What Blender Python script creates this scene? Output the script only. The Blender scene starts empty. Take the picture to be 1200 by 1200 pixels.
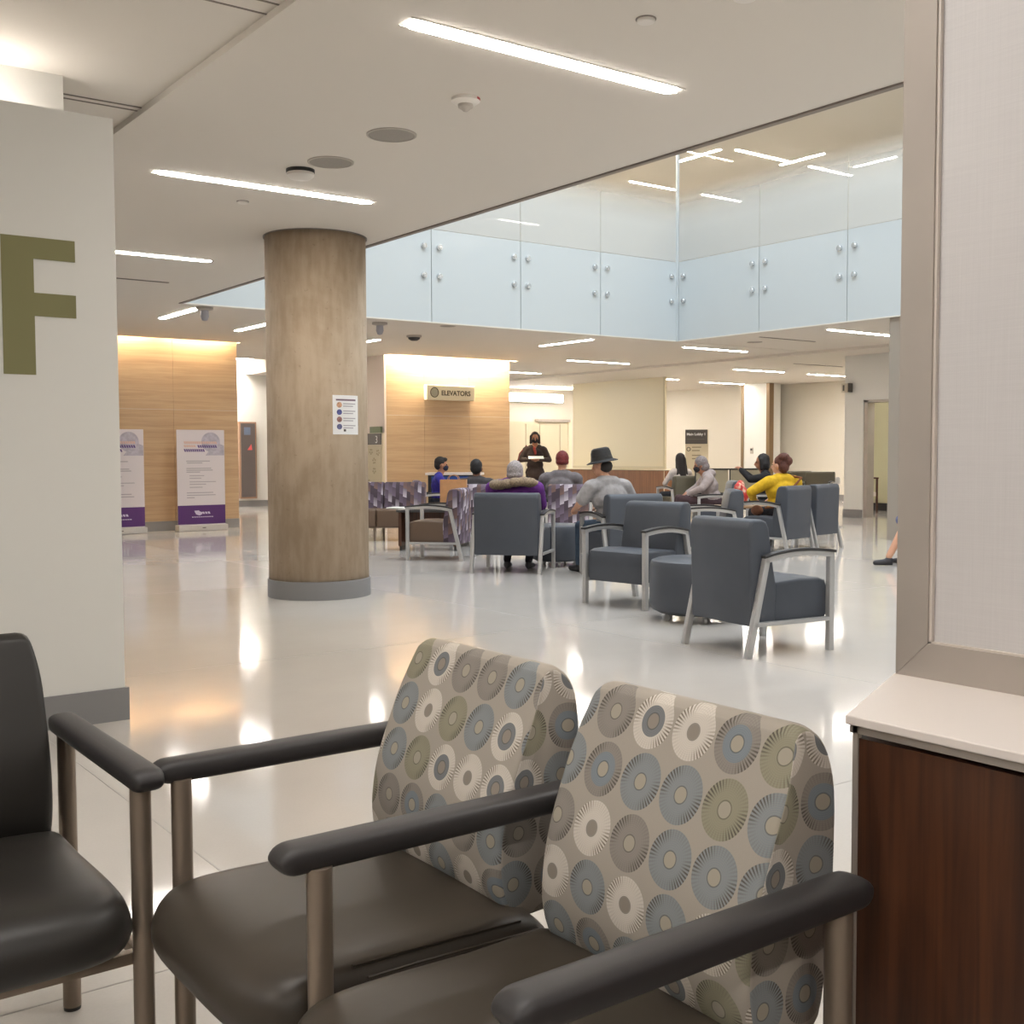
import bpy, bmesh, math, random
import numpy as np
from mathutils import Vector, Matrix, Euler
random.seed(7)
S = bpy.context.scene
COL = S.collection
PI = math.pi

# ------------------------------------------------------------------ camera
CAM_H, FPX, PITCH, ROLL, YAW = 1.25, 1328.73, 0.0514348, -0.0038059, 0.6353983
def cam_axes():
    cy, sy = math.cos(YAW), math.sin(YAW)
    fwd = Vector((sy, cy, 0)); right = Vector((cy, -sy, 0)); up = Vector((0, 0, 1))
    f2 = fwd*math.cos(PITCH) - up*math.sin(PITCH)
    u2 = up*math.cos(PITCH) + fwd*math.sin(PITCH)
    r3 = right*math.cos(ROLL) + u2*math.sin(ROLL)
    u3 = u2*math.cos(ROLL) - right*math.sin(ROLL)
    return r3, u3, f2
_r, _u, _f = cam_axes()
cam_data = bpy.data.cameras.new('camera')
cam = bpy.data.objects.new('camera', cam_data); COL.objects.link(cam)
cam.matrix_world = Matrix(((_r.x, _u.x, -_f.x, 0), (_r.y, _u.y, -_f.y, 0), (_r.z, _u.z, -_f.z, CAM_H), (0, 0, 0, 1)))
cam_data.sensor_width = 36; cam_data.lens = 36*FPX/1200
cam_data.clip_start = 0.05; cam_data.clip_end = 200
S.camera = cam

# ------------------------------------------------------------------ world, exposure
S.view_settings.view_transform = 'Standard'; S.view_settings.look = 'None'
S.view_settings.gamma = 1; S.view_settings.use_curve_mapping = False
S.view_settings.exposure = 0.55
W = bpy.data.worlds.new('daylight'); S.world = W; W.use_nodes = True
bg = W.node_tree.nodes['Background']; bg.inputs[0].default_value = (0.84, 0.92, 1.0, 1); bg.inputs[1].default_value = 3.2
LAMP_E = 42.0          # ceiling strip lights
COVE_E = 90.0          # wall-washing coves
LAMP_C = (1.0, 0.945, 0.88)
CEIL, CEIL2 = 3.15, 3.10
def area_lamp(name, loc, sx, sy, power, color=LAMP_C, rot=(0, 0, 0), portal=False):
    l = bpy.data.lights.new(name, 'AREA'); l.shape = 'RECTANGLE'; l.size = sx; l.size_y = sy
    l.energy = power; l.color = color
    if portal: l.cycles.is_portal = True
    o = bpy.data.objects.new(name, l); COL.objects.link(o); o.location = loc; o.rotation_euler = rot
    return o
area_lamp('skylight_portal', (9.5, 5.5, 12.0), 8.6, 16.9, 1, portal=True)
# unseen lamps: the leading pair continues the strip row, the rest are added fill
for lx, ly, pw in ((3.48, 1.15, 26), (3.48, -2.1, 26), (0.4, 1.5, 23), (0.4, -1.4, 23), (-2.8, 1.5, 30), (-2.8, -1.4, 30), (-2.8, 4.2, 15), (0.4, 9.0, 26)):
    area_lamp('unseen_lamp', (lx, ly, CEIL-0.012), 1.65, 0.09, pw*1.15, (1.0, 0.97, 0.93))
for lx, ly in ((15.5, 8.0), (15.5, 4.8), (21.5, 14.6), (22.0, 11.0), (17.2, 23.6), (22.0, 24.4), (9.5, 24.0), (21.3, 19.0), (21.8, 16.0), (19.7, 12.6)):  # unseen lamps added to brighten the far lobby, corridor and doorway room
    area_lamp('unseen_lamp', (lx, ly, CEIL2-0.012), 1.65, 0.09, 40)

# ------------------------------------------------------------------ material helpers
def lin(c):
    c = c/255.0
    return c/12.92 if c <= 0.04045 else ((c+0.055)/1.055)**2.4
def rgb(c): return (lin(c[0]), lin(c[1]), lin(c[2]), 1)
class NT:
    def __init__(s, name):
        s.m = bpy.data.materials.new(name); s.m.use_nodes = True; s.t = s.m.node_tree
        s.b = s.t.nodes['Principled BSDF']
    def n(s, typ, **kw):
        x = s.t.nodes.new(typ)
        for k, v in kw.items(): setattr(x, k, v)
        return x
    def put(s, sock, v):
        if isinstance(v, bpy.types.NodeSocket): s.t.links.new(v, sock)
        else: sock.default_value = v
    def math(s, op, a, b=None, c=None):
        x = s.n('ShaderNodeMath', operation=op); s.put(x.inputs[0], a)
        if b is not None: s.put(x.inputs[1], b)
        if c is not None: s.put(x.inputs[2], c)
        return x.outputs[0]
    def mix(s, f, a, b):
        x = s.n('ShaderNodeMix', data_type='RGBA'); s.put(x.inputs[0], f)
        s.put(x.inputs[6], a); s.put(x.inputs[7], b); return x.outputs[2]
    def step(s, x, lo, hi):
        r = s.n('ShaderNodeMapRange', interpolation_type='SMOOTHSTEP'); s.put(r.inputs[0], x)
        r.inputs[1].default_value = lo; r.inputs[2].default_value = hi
        return r.outputs[0]
    def coords(s, kind='Object', scale=(1, 1, 1), rot=(0, 0, 0)):
        t = s.n('ShaderNodeTexCoord'); mp = s.n('ShaderNodeMapping')
        mp.inputs['Scale'].default_value = scale; mp.inputs['Rotation'].default_value = rot
        s.t.links.new(t.outputs[kind], mp.inputs[0]); return mp.outputs[0]
    def noise(s, vec, scale, detail=4, rough=0.55, dist=0.0):
        x = s.n('ShaderNodeTexNoise'); s.put(x.inputs['Vector'], vec); x.inputs['Scale'].default_value = scale
        x.inputs['Detail'].default_value = detail; x.inputs['Roughness'].default_value = rough
        x.inputs['Distortion'].default_value = dist; return x.outputs['Fac']
    def bump(s, h, strength=0.2, dist=0.01):
        x = s.n('ShaderNodeBump'); x.inputs['Strength'].default_value = strength; x.inputs['Distance'].default_value = dist
        s.put(x.inputs['Height'], h); s.t.links.new(x.outputs[0], s.b.inputs['Normal'])
    def base(s, v): s.put(s.b.inputs['Base Color'], v)
MATS = {}
def mat(name, c, rough=0.5, metal=0.0, var=0.0, scale=8.0, bump=0.0, emit=None, spec=None):
    if name in MATS: return MATS[name]
    t = NT(name); b = t.b
    b.inputs['Roughness'].default_value = rough; b.inputs['Metallic'].default_value = metal
    if spec is not None: b.inputs['Specular IOR Level'].default_value = spec
    if var or bump:
        nz = t.noise(t.coords(), scale)
        if var:
            lo = tuple(min(1, v*(1-var)) for v in rgb(c)[:3])+(1,); hi = tuple(min(1, v*(1+var)) for v in rgb(c)[:3])+(1,)
            t.base(t.mix(t.step(nz, 0.3, 0.7), lo, hi))
        else: t.base(rgb(c))
        if bump: t.bump(nz, bump, 0.004)
    else: t.base(rgb(c))
    if emit:
        b.inputs['Emission Color'].default_value = (*emit[0], 1); b.inputs['Emission Strength'].default_value = emit[1]
    MATS[name] = t.m; return t.m
def wood(name, c1, c2, axis='x', rough=0.4, scale=1.0, planks=0.0):
    t = NT(name); sc = {'x': (0.5, 6, 14), 'z': (14, 14, 0.6), 'y': (6, 0.5, 14)}[axis]
    v = t.coords(scale=tuple(q*scale for q in sc))
    f = t.math('ADD', t.math('MULTIPLY', t.noise(v, 1.6, 6, 0.6, 1.2), 0.75), t.math('MULTIPLY', t.noise(v, 9, 3), 0.25))
    t.base(t.mix(t.step(f, 0.3, 0.7), rgb(c1), rgb(c2)))
    t.b.inputs['Roughness'].default_value = rough
    t.bump(f, 0.05, 0.002); MATS[name] = t.m; return t.m

def dots_fabric(name):
    t = NT(name); uv = t.n('ShaderNodeUVMap').outputs[0]
    sep = t.n('ShaderNodeSeparateXYZ'); t.put(sep.inputs[0], uv)
    s = 0.0885
    v = t.math('DIVIDE', sep.outputs[1], s); u0 = t.math('DIVIDE', sep.outputs[0], s)
    j = t.math('FLOOR', v)
    u = t.math('ADD', u0, t.math('MULTIPLY', j, 0.16))
    i = t.math('FLOOR', u)
    lx = t.math('SUBTRACT', t.math('FRACT', u), 0.5); ly = t.math('SUBTRACT', t.math('FRACT', v), 0.5)
    r = t.math('SQRT', t.math('ADD', t.math('MULTIPLY', lx, lx), t.math('MULTIPLY', ly, ly)))
    th = t.math('ARCTAN2', ly, lx)
    cell = t.n('ShaderNodeCombineXYZ'); t.put(cell.inputs[0], i); t.put(cell.inputs[1], j)
    wn = t.n('ShaderNodeTexWhiteNoise', noise_dimensions='2D'); t.put(wn.inputs['Vector'], cell.outputs[0]); h = wn.outputs['Value']
    bgc = t.mix(t.noise(t.coords(), 900, 2), rgb((152, 143, 132)), rgb((163, 154, 143)))
    white, blue, olive, mauve, dark = rgb((198, 189, 178)), rgb((128, 132, 134)), rgb((138, 133, 113)), rgb((134, 127, 120)), rgb((112, 114, 116))
    col = t.mix(t.math('GREATER_THAN', h, 0.36), white, blue)
    col = t.mix(t.math('GREATER_THAN', h, 0.56), col, olive)
    col = t.mix(t.math('GREATER_THAN', h, 0.74), col, mauve)
    # inner ring on some of the white and mauve discs
    inner = t.math('LESS_THAN', r, 0.27)
    ring = t.math('MULTIPLY', inner, t.math('MULTIPLY', t.math('GREATER_THAN', h, 0.2), t.math('LESS_THAN', h, 0.36)))
    col = t.mix(ring, col, dark)
    ring2 = t.math('MULTIPLY', t.math('LESS_THAN', r, 0.3), t.math('GREATER_THAN', h, 0.92))
    col = t.mix(ring2, col, rgb((118, 126, 132)))
    # fine concentric threads
    col = t.mix(t.math('MULTIPLY', t.math('GREATER_THAN', t.math('SINE', t.math('MULTIPLY', r, 190)), 0.2), 0.18), col, bgc)
    # rays toward the rim
    ray = t.math('GREATER_THAN', t.math('SINE', t.math('MULTIPLY', th, 44)), 0.1)
    sect = t.step(t.math('COSINE', t.math('MULTIPLY', t.math('SUBTRACT', th, 2.6), 2.0)), -0.3, 0.9)
    rs = t.math('MULTIPLY', t.math('MULTIPLY', ray, t.step(r, 0.24, 0.42)), t.math('ADD', t.math('MULTIPLY', sect, 0.75), 0.15))
    col = t.mix(rs, col, t.mix(t.math('LESS_THAN', h, 0.36), rgb((84, 78, 70)), rgb((112, 102, 90))))
    hub = t.mix(t.math('MULTIPLY', t.math('LESS_THAN', h, 0.36), 1.0), rgb((158, 149, 134)), rgb((138, 129, 118)))
    col = t.mix(t.math('LESS_THAN', r, 0.13), col, hub)
    rim = t.math('MULTIPLY', t.math('GREATER_THAN', r, 0.13), t.math('LESS_THAN', r, 0.15))
    col = t.mix(t.math('MULTIPLY', rim, 0.6), col, rgb((84, 78, 70)))
    disc = t.math('LESS_THAN', r, 0.475)
    t.base(t.mix(disc, bgc, col)); t.b.inputs['Roughness'].default_value = 0.85
    t.b.inputs['Specular IOR Level'].default_value = 0.2
    t.bump(t.math('MULTIPLY', disc, 1.0), 0.25, 0.002)
    MATS[name] = t.m; return t.m
def weave_fabric(name):
    t = NT(name); uv = t.n('ShaderNodeUVMap').outputs[0]
    sep = t.n('ShaderNodeSeparateXYZ'); t.put(sep.inputs[0], uv)
    u = t.math('DIVIDE', sep.outputs[0], 0.055)
    i = t.math('FLOOR', u)
    v = t.math('ADD', t.math('DIVIDE', sep.outputs[1], 0.13), t.math('MULTIPLY', i, 0.37))
    v = t.math('ADD', v, t.math('MULTIPLY', t.math('FRACT', u), 0.15))
    j = t.math('FLOOR', v); fv = t.math('FRACT', v)
    cell = t.n('ShaderNodeCombineXYZ'); t.put(cell.inputs[0], i); t.put(cell.inputs[1], j)
    wn = t.n('ShaderNodeTexWhiteNoise', noise_dimensions='2D'); t.put(wn.inputs['Vector'], cell.outputs[0]); h = wn.outputs['Value']
    col = t.mix(t.math('GREATER_THAN', h, 0.2), rgb((190, 180, 190)), rgb((112, 98, 116)))
    col = t.mix(t.math('GREATER_THAN', h, 0.55), col, rgb((118, 92, 84)))
    col = t.mix(t.math('GREATER_THAN', h, 0.78), col, rgb((70, 58, 68)))
    col = t.mix(t.math('MULTIPLY', fv, 0.85), col, rgb((72, 60, 68)))
    t.base(col); t.b.inputs['Roughness'].default_value = 0.85
    MATS[name] = t.m; return t.m

# palette
M_ceil = mat('white_ceiling_paint', (214, 207, 197), 0.9)
M_wall = mat('white_wall_paint', (214, 212, 206), 0.8)
M_cream = mat('cream_wall_paint', (210, 203, 190), 0.8)
M_base = mat('grey_rubber_baseboard', (128, 126, 126), 0.6)
M_lamp = mat('lamp_diffuser', (255, 250, 240), 0.5, emit=(LAMP_C, LAMP_E))
M_cove = mat('cove_diffuser', (255, 240, 215), 0.5, emit=((1.0, 0.86, 0.64), COVE_E))
M_covew = mat('white_cove_diffuser', (255, 245, 235), 0.5, emit=((1.0, 0.95, 0.90), 13.0))
M_trim = mat('white_metal_trim', (225, 220, 210), 0.5)
M_reveal = mat('grey_soffit_trim', (128, 118, 110), 0.6)
M_oak = wood('oak_veneer', (172, 143, 111), (194, 165, 130), 'x', 0.45, 0.6)
M_walnut = wood('walnut_veneer', (50, 28, 17), (86, 50, 29), 'z', 0.4, 0.8)
M_walnut2 = wood('walnut_veneer_light', (112, 72, 42), (142, 96, 58), 'z', 0.45, 0.8)
M_cap = mat('off_white_solid_surface', (222, 212, 205), 0.4)
M_alu = mat('brushed_bronze_aluminium', (174, 165, 156), 0.42, 0.35, 0.04, 4)
M_olive = mat('olive_vinyl_lettering', (122, 118, 78), 0.6)
M_dots = dots_fabric('dotted_upholstery'); M_weave = weave_fabric('purple_weave_upholstery')
M_taupe = mat('taupe_vinyl', (58, 51, 43), 0.42, 0, 0.05, 5, 0.08, spec=0.35)
M_black = mat('charcoal_vinyl', (40, 37, 34), 0.42, 0, 0.05, 5, 0.08, spec=0.35)
M_arm = mat('black_polyurethane', (46, 43, 43), 0.5)
M_leg = mat('taupe_metal_tube', (138, 124, 110), 0.38, 0.6)
M_slate = mat('slate_vinyl', (66, 70, 78), 0.48, 0, 0.04, 6, 0.05)
M_silver = mat('silver_painted_steel', (182, 180, 178), 0.42, 0.5)
M_brownv = mat('brown_vinyl', (98, 78, 62), 0.5)
M_olivev = mat('dark_olive_vinyl', (84, 78, 62), 0.55)
M_steel = mat('polished_steel', (215, 218, 220), 0.2, 0.8)
M_dark = mat('dark_plastic', (34, 32, 31), 0.5)
M_darkgrey = mat('dark_grey_panel', (84, 78, 72), 0.5)
M_paper = mat('white_paper', (232, 230, 228), 0.7)
M_grille = mat('grey_speaker_grille', (176, 168, 158), 0.7)
M_ink = mat('grey_ink', (168, 162, 166), 0.8)
M_bronze = mat('bronze_trim', (130, 108, 82), 0.35, 0.5)

# ------------------------------------------------------------------ mesh helpers
class MB:
    def __init__(s): s.bm = bmesh.new()
    def box(s, x0, y0, z0, x1, y1, z1, bev=0.0, seg=2, rot=0.0, piv=None):
        r = bmesh.ops.create_cube(s.bm, size=1.0); vs = r['verts']
        c = Vector(((x0+x1)/2, (y0+y1)/2, (z0+z1)/2)); d = (abs(x1-x0), abs(y1-y0), abs(z1-z0))
        for v in vs: v.co = Vector((v.co.x*d[0], v.co.y*d[1], v.co.z*d[2]))+c
        if bev:
            es = list({e for v in vs for e in v.link_edges})
            bmesh.ops.bevel(s.bm, geom=es, offset=min(bev, min(d)*0.49), segments=seg, profile=0.5, affect='EDGES')
        return s
    def cyl(s, p0, p1, r0, r1=None, seg=16, cap=True):
        p0, p1 = Vector(p0), Vector(p1); r1 = r0 if r1 is None else r1
        d = p1-p0; q = d.to_track_quat('Z', 'Y').to_matrix().to_4x4(); q.translation = (p0+p1)/2
        bmesh.ops.create_cone(s.bm, cap_ends=cap, segments=seg, radius1=r0, radius2=r1, depth=d.length, matrix=q); return s
    def tube(s, pts, r, seg=10):
        for a, b in zip(pts[:-1], pts[1:]): s.cyl(a, b, r, r, seg)
        for p in pts[1:-1]: s.ball(p, (r, r, r), 10, 6)
        return s
    def ball(s, c, rad, u=16, v=10, rot=None):
        m = Matrix.Translation(Vector(c)) @ (rot.to_4x4() if rot else Matrix()) @ Matrix.Diagonal((*rad, 1))
        bmesh.ops.create_uvsphere(s.bm, u_segments=u, v_segments=v, radius=1.0, matrix=m); return s
    def lathe(s, prof, c=(0, 0, 0), seg=32, cap=True):
        if not cap: prof = list(prof)+[prof[0]]
        c = Vector(c); rings = []
        for r, z in prof:
            rings.append([s.bm.verts.new(c+Vector((r*math.cos(2*PI*k/seg), r*math.sin(2*PI*k/seg), z))) for k in range(seg)])
        for a, b in zip(rings[:-1], rings[1:]):
            for k in range(seg):
                try: s.bm.faces.new((a[k], a[(k+1) % seg], b[(k+1) % seg], b[k]))
                except ValueError: pass
        for ring, fl in ((rings[0], True), (rings[-1], False)) if cap else ():
            try: s.bm.faces.new(ring[::-1] if fl else ring)
            except ValueError: pass
        return s
    def prism(s, poly, a, b, plane='xz', bev=0.0, seg=3):
        """polygon in a plane, extruded from a to b along the remaining axis"""
        def P(p, t):
            return {'xz': Vector((p[0], t, p[1])), 'yz': Vector((t, p[0], p[1])), 'xy': Vector((p[0], p[1], t))}[plane]
        va = [s.bm.verts.new(P(p, a)) for p in poly]; vb = [s.bm.verts.new(P(p, b)) for p in poly]
        n = len(poly); fs = [s.bm.faces.new(va[::-1]), s.bm.faces.new(vb)]
        for k in range(n): fs.append(s.bm.faces.new((va[k], va[(k+1) % n], vb[(k+1) % n], vb[k])))
        bmesh.ops.recalc_face_normals(s.bm, faces=fs)
        if bev:
            es = list(set(fs[0].edges) | set(fs[1].edges))
            bmesh.ops.bevel(s.bm, geom=es, offset=bev, segments=seg, profile=0.5, affect='EDGES')
        return s
    def loft(s, rings):
        vs = [[s.bm.verts.new(Vector(p)) for p in r] for r in rings]; n = len(vs[0]); fs = []
        for a, b in zip(vs[:-1], vs[1:]):
            for k in range(n): fs.append(s.bm.faces.new((a[k], a[(k+1) % n], b[(k+1) % n], b[k])))
        fs += [s.bm.faces.new(vs[0][::-1]), s.bm.faces.new(vs[-1])]
        bmesh.ops.recalc_face_normals(s.bm, faces=fs); return s
    def quad(s, *pts):
        s.bm.faces.new([s.bm.verts.new(Vector(p)) for p in pts]); return s
    def obj(s, name, m, parent=None, smooth=True, ang=40, uv=None):
        me = bpy.data.meshes.new(name)
        if uv:
            lay = s.bm.loops.layers.uv.new('UVMap')
            for f in s.bm.faces:
                for l in f.loops: l[lay].uv = uv(l.vert.co, f.normal)
        s.bm.normal_update(); s.bm.to_mesh(me); s.bm.free()
        if m: me.materials.append(m)
        if smooth:
            me.shade_smooth(); me.set_sharp_from_angle(angle=math.radians(ang))
        o = bpy.data.objects.new(name, me); COL.objects.link(o)
        if parent: o.parent = parent
        return o
def tag(o, label=None, cat=None, group=None, kind=None):
    for k, v in (('label', label), ('category', cat), ('group', group), ('kind', kind)):
        if v: o[k] = v
    return o
def thing(name, label, cat, loc=(0, 0, 0), rot=0.0, group=None):
    o = bpy.data.objects.new(name, None); COL.objects.link(o); o.empty_display_size = 0.1
    o.location = loc; o.rotation_euler = (0, 0, rot); return tag(o, label, cat, group)
def struct(name, mb, m, parent=None, **kw):
    o = mb.obj(name, m, parent, smooth=False, **kw)
    if not parent: o['kind'] = 'structure'
    return o
def copy_tree(o, parent=None):
    c = o.copy(); COL.objects.link(c); c.parent = parent
    for ch in list(o.children): copy_tree(ch, c)
    return c
def text_obj(name, s, size, m, parent, matrix, ext=0.002, align='LEFT', bold=0.0):
    cu = bpy.data.curves.new(name, 'FONT'); cu.body = s; cu.size = size; cu.extrude = ext; cu.align_x = align; cu.offset = bold
    o = bpy.data.objects.new(name, cu); COL.objects.link(o)
    dg = bpy.context.evaluated_depsgraph_get(); me = bpy.data.meshes.new_from_object(o.evaluated_get(dg))
    bpy.data.objects.remove(o); me.materials.clear(); me.materials.append(m)
    me.transform(matrix)
    o = bpy.data.objects.new(name, me); COL.objects.link(o); o.parent = parent; return o
def face_matrix(loc, right, up=(0, 0, 1)):
    r = Vector(right).normalized(); u = Vector(up).normalized(); n = r.cross(u)
    return Matrix(((r.x, u.x, n.x, loc[0]), (r.y, u.y, n.y, loc[1]), (r.z, u.z, n.z, loc[2]), (0, 0, 0, 1)))

# ------------------------------------------------------------------ floor
t = NT('polished_floor'); v = t.coords()
n1 = t.noise(v, 0.9, 5, 0.6); n2 = t.noise(v, 120, 2)
t.base(t.mix(t.math('ADD', t.math('MULTIPLY', n1, 0.7), t.math('MULTIPLY', n2, 0.3)), rgb((184, 178, 171)), rgb((209, 203, 196))))
t.put(t.b.inputs['Roughness'], t.math('ADD', t.math('MULTIPLY', t.noise(v, 2.5, 3), 0.06), 0.05))
t.b.inputs['IOR'].default_value = 1.55
t.bump(t.noise(v, 1.7, 2), 0.02, 0.02)
M_floor = t.m
floor = struct('floor', MB().box(-7, -7, -0.2, 36, 36, 0), M_floor)
M_joint = mat('floor_joint', (150, 145, 138), 0.4)
for x in (1.28, 5.2, 9.1, 13.0, 16.9):
    MB().box(x-0.003, -6, -0.01, x+0.003, 30, 0.0006).obj('joint_strip', M_joint, floor, smooth=False)
for y in (-0.9, 2.67, 6.4, 10.1, 13.9, 17.6):
    MB().box(-6, y-0.003, -0.01, 25, y+0.003, 0.0006).obj('joint_strip', M_joint, floor, smooth=False)

# ------------------------------------------------------------------ ceilings
XA, XG, YG = 5.17, 13.82, 13.98      # void edge near, glass far sides
XS = 17.2                            # ceiling step
def cells(z0, z1, rects):
    mb = MB()
    for (x0, y0, x1, y1) in rects: mb.box(x0, y0, z0, x1, y1, z1)
    return mb
XT = 2.16
# slots for the wall washing coves are left open beside the wood walls
struct('ceiling', cells(CEIL, 3.55, [
    (XT, -7, XA, 18.33), (XA, YG+0.03, XS, 18.33), (XT, 18.33, 5.0, 36), (7.82, 18.33, 11.0, 18.80), (14.06, 18.33, XS, 36),
    (11.0, 18.33, 14.06, 18.80), (XG+0.03, -7, XS, YG), (5.0, 18.51, 7.82, 36), (7.82, 18.80, 11.0, 21.3), (11.0, 19.0, 14.06, 36)]), M_ceil)
struct('ceiling_2', cells(CEIL2, 3.55, [(XS, -7, 36, 36)]), M_ceil)
struct('ceiling_3', cells(3.185, 3.55, [(-7, -7, XT, 36)]), M_ceil)
struct('ceiling_4', cells(3.50, 3.54, [(7.5, 21.3, 14, 36)]), M_ceil)
# soffit edge trim along the void
edge = struct('trim_1', MB().box(XA-0.03, -7, CEIL-0.012, XA+0.012, YG, CEIL+0.05), M_reveal)
# slabs of the upper level, upper ceilings, shaft walls
struct('upper_floor', cells(3.55, 4.46, [(-7, -7, XA, 36), (XA, YG+0.06, 36, 36), (XG+0.06, -7, 36, YG+0.06)]), M_wall)
struct('ceiling_5', cells(7.5, 7.7, [(-7, -7, XA, 36), (XA, YG+0.1, 36, 36), (XG+0.1, -7, 36, YG+0.1)]), M_ceil)
struct('wall_upper_shaft', cells(7.7, 12, [(XA-0.1, -3, XA, YG), (XA, YG+0.1, XG, YG+0.2), (XG+0.1, -3, XG+0.2, YG), (XA, -3.1, XG, -3)]), M_wall)
struct('wall_upper_void', cells(CEIL, 12, [(XA, -3.2, XG, -3.0)]), M_wall)
struct('wall_upper_back', cells(4.46, 7.5, [(25, -7, 25.2, 30), (-7, 30, 25, 30.2)]), M_cream)
struct('wall_upper_bulkhead', cells(6.9, 7.5, [(20.3, 20.9, 24, 21.8)]), M_cream)

# ------------------------------------------------------------------ walls
def base_board(name, x0, y0, x1, y1, m=M_base): return struct(name, MB().box(x0, y0, 0, x1, y1, 0.153), m)
# F wall, partial height
FW = struct('wall_left', MB().box(-7, 5.37, 0, 1.68, 5.62, 2.80), M_wall)
base_board('baseboard_left', -7, 5.355, 1.695, 5.635)
fl = thing('letter_sign', 'large olive green letter F on the white wall at left', 'letter', (1.18, 5.37, 1.61))
MB().prism([(0, 0), (0.135, 0), (0.135, 0.262), (0.315, 0.262), (0.315, 0.365), (0.135, 0.365), (0.135, 0.515), (0.315, 0.515), (0.315, 0.61), (0, 0.61)], -0.004, 0.0).obj('letter_face', M_olive, fl, smooth=False)
# bulkhead behind the F wall, lit by an uplight cove on the wall's top
struct('trim_2', MB().box(-7, 6.10, 2.4, 1.66, 6.16, 3.19), M_wall)
struct('wall_left_return', MB().box(-7, 7.0, 0, 0.9, 7.2, 3.2), M_wall)
cv = thing('cove_light', 'white uplight trough hidden on top of the F wall', 'light', (0, 5.97, 2.80))
MB().box(-6, -0.06, 0, 1.45, 0.06, 0.05).obj('trough', M_trim, cv, smooth=False)
MB().box(-6, -0.045, 0.05, 1.45, 0.045, 0.06).obj('diffuser', M_covew, cv, smooth=False)
for y in (6.39, 6.46):
    struct('trim_3', MB().box(1.66, y, 3.181, XT, y+0.012, 3.187), M_reveal)
for y in (4.73, 4.60):
    struct('trim_4', MB().box(0.2, y, 3.182, XT, y+0.012, 3.187), M_reveal)
struct('wall_front', MB().box(-7, -7.2, 0, 36, -7, 8), M_wall)
struct('wall_camera_side', MB().box(-7.2, -7, 0, -7, 36, 8), M_wall)

def panelled_wall(name, x0, x1, y, depth, rows, cols, top, m):
    w = struct(name, MB().box(x0, y+0.012, 0, x1, y+depth, top), M_wall)
    for r0, r1 in zip(rows[:-1], rows[1:]):
        for c0, c1 in zip(cols[:-1], cols[1:]):
            MB().box(c0+0.002, y, r0+0.002, c1-0.002, y+0.02, r1-0.002).obj('panel', m, w, smooth=False)
    struct('baseboard_'+name[5:], MB().box(x0, y-0.012, 0, x1, y+0.012, 0.153), M_base)
    return w
panelled_wall('wall_far_left', 4.4, 7.80, 18.50, 0.3, (0.153, 2.0, 3.16, 3.5), (4.4, 5.55, 6.68, 7.80), 3.5, M_oak)
panelled_wall('wall_far_centre', 11.02, 13.96, 19.0, 5.0, (0.153, 2.0, 3.16, 3.5), (11.02, 11.88, 12.95, 13.96), 3.5, M_oak)
struct('wall_elevator_side', MB().box(10.98, 19.0, 0, 11.02, 24.0, 3.5), mat('pink_white_wall', (226, 212, 202), 0.7))
for nm, x0, x1, y0 in (('wood wall at far left', 5.02, 7.78, 18.36), ('elevator wall', 11.03, 14.0, 18.83)):
    c = thing('cove_light', 'warm recessed cove light washing down the '+nm, 'light', (0, y0, 3.36))
    MB().box(x0, -0.02, 0.0, x1, 0.16, 0.03).obj('housing', M_trim, c, smooth=False)
    n = 2 if x0 < 8 else 1
    mc = mat('cove_diffuser_left', (255, 240, 215), 0.5, emit=((1.0, 0.86, 0.64), COVE_E*0.65)) if n == 2 else mat('cove_diffuser_centre', (255, 240, 215), 0.5, emit=((1.0, 0.86, 0.64), COVE_E*3.0))
    L = (x1-x0)/n
    for k in range(n):
        MB().box(x0+k*L+0.12, 0.0, -0.012, x0+(k+1)*L-0.12, 0.10, 0.0).obj('diffuser', mc, c, smooth=False)
struct('trim_5', cells(CEIL, 3.4, [(5.0, 18.32, 7.82, 18.335), (11.0, 18.79, 14.06, 18.805)]), M_ceil)
# bright corridor between the wood walls
struct('wall_corridor', MB().box(6, 25.6, 0, 14, 25.8, 3.5), M_wall)
struct('baseboard_corridor', MB().box(6, 25.58, 0, 14, 25.6, 0.153), M_base)
struct('wall_corridor_left', MB().box(7.6, 18.8, 0, 7.80, 25.6, 3.5), M_wall)
c = thing('cove_light', 'bright white cove light at the head of the corridor wall', 'light', (0, 25.2, 3.485))
MB().box(8.0, -0.1, 0, 13.8, 0.1, 0.015).obj('housing', M_trim, c, smooth=False)
MB().box(8.0, -0.09, -0.012, 13.8, 0.09, 0).obj('diffuser', mat('bright_cove_diffuser', (255, 245, 235), 0.5, emit=((1.0, 0.93, 0.86), 60.0)), c, smooth=False)
# lobby end walls
struct('wall_far_right', MB().box(16.0, 26.0, 0, 25, 26.2, 3.3), M_cream)
struct('baseboard_far_right', MB().box(16.0, 25.985, 0, 25, 26.0, 0.15), M_base)
struct('wall_right', cells(0, 3.2, [(24.0, 20.8, 24.3, 26.0), (24.4, 13.0, 24.7, 20.8)]), M_cream)
struct('baseboard_right', cells(0, 0.15, [(23.985, 20.8, 24.0, 26.0), (24.385, 13.0, 24.4, 20.8)]), M_base)
struct('wall_right_pier', MB().box(23.45, 20.35, 0, 24.0, 21.15, 3.12), M_wall)
struct('trim_6', MB().box(23.43, 20.24, 0, 23.6, 20.35, 3.12), M_bronze)
struct('trim_7', MB().box(23.43, 21.15, 0, 23.6, 21.24, 3.12), M_bronze)
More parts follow.
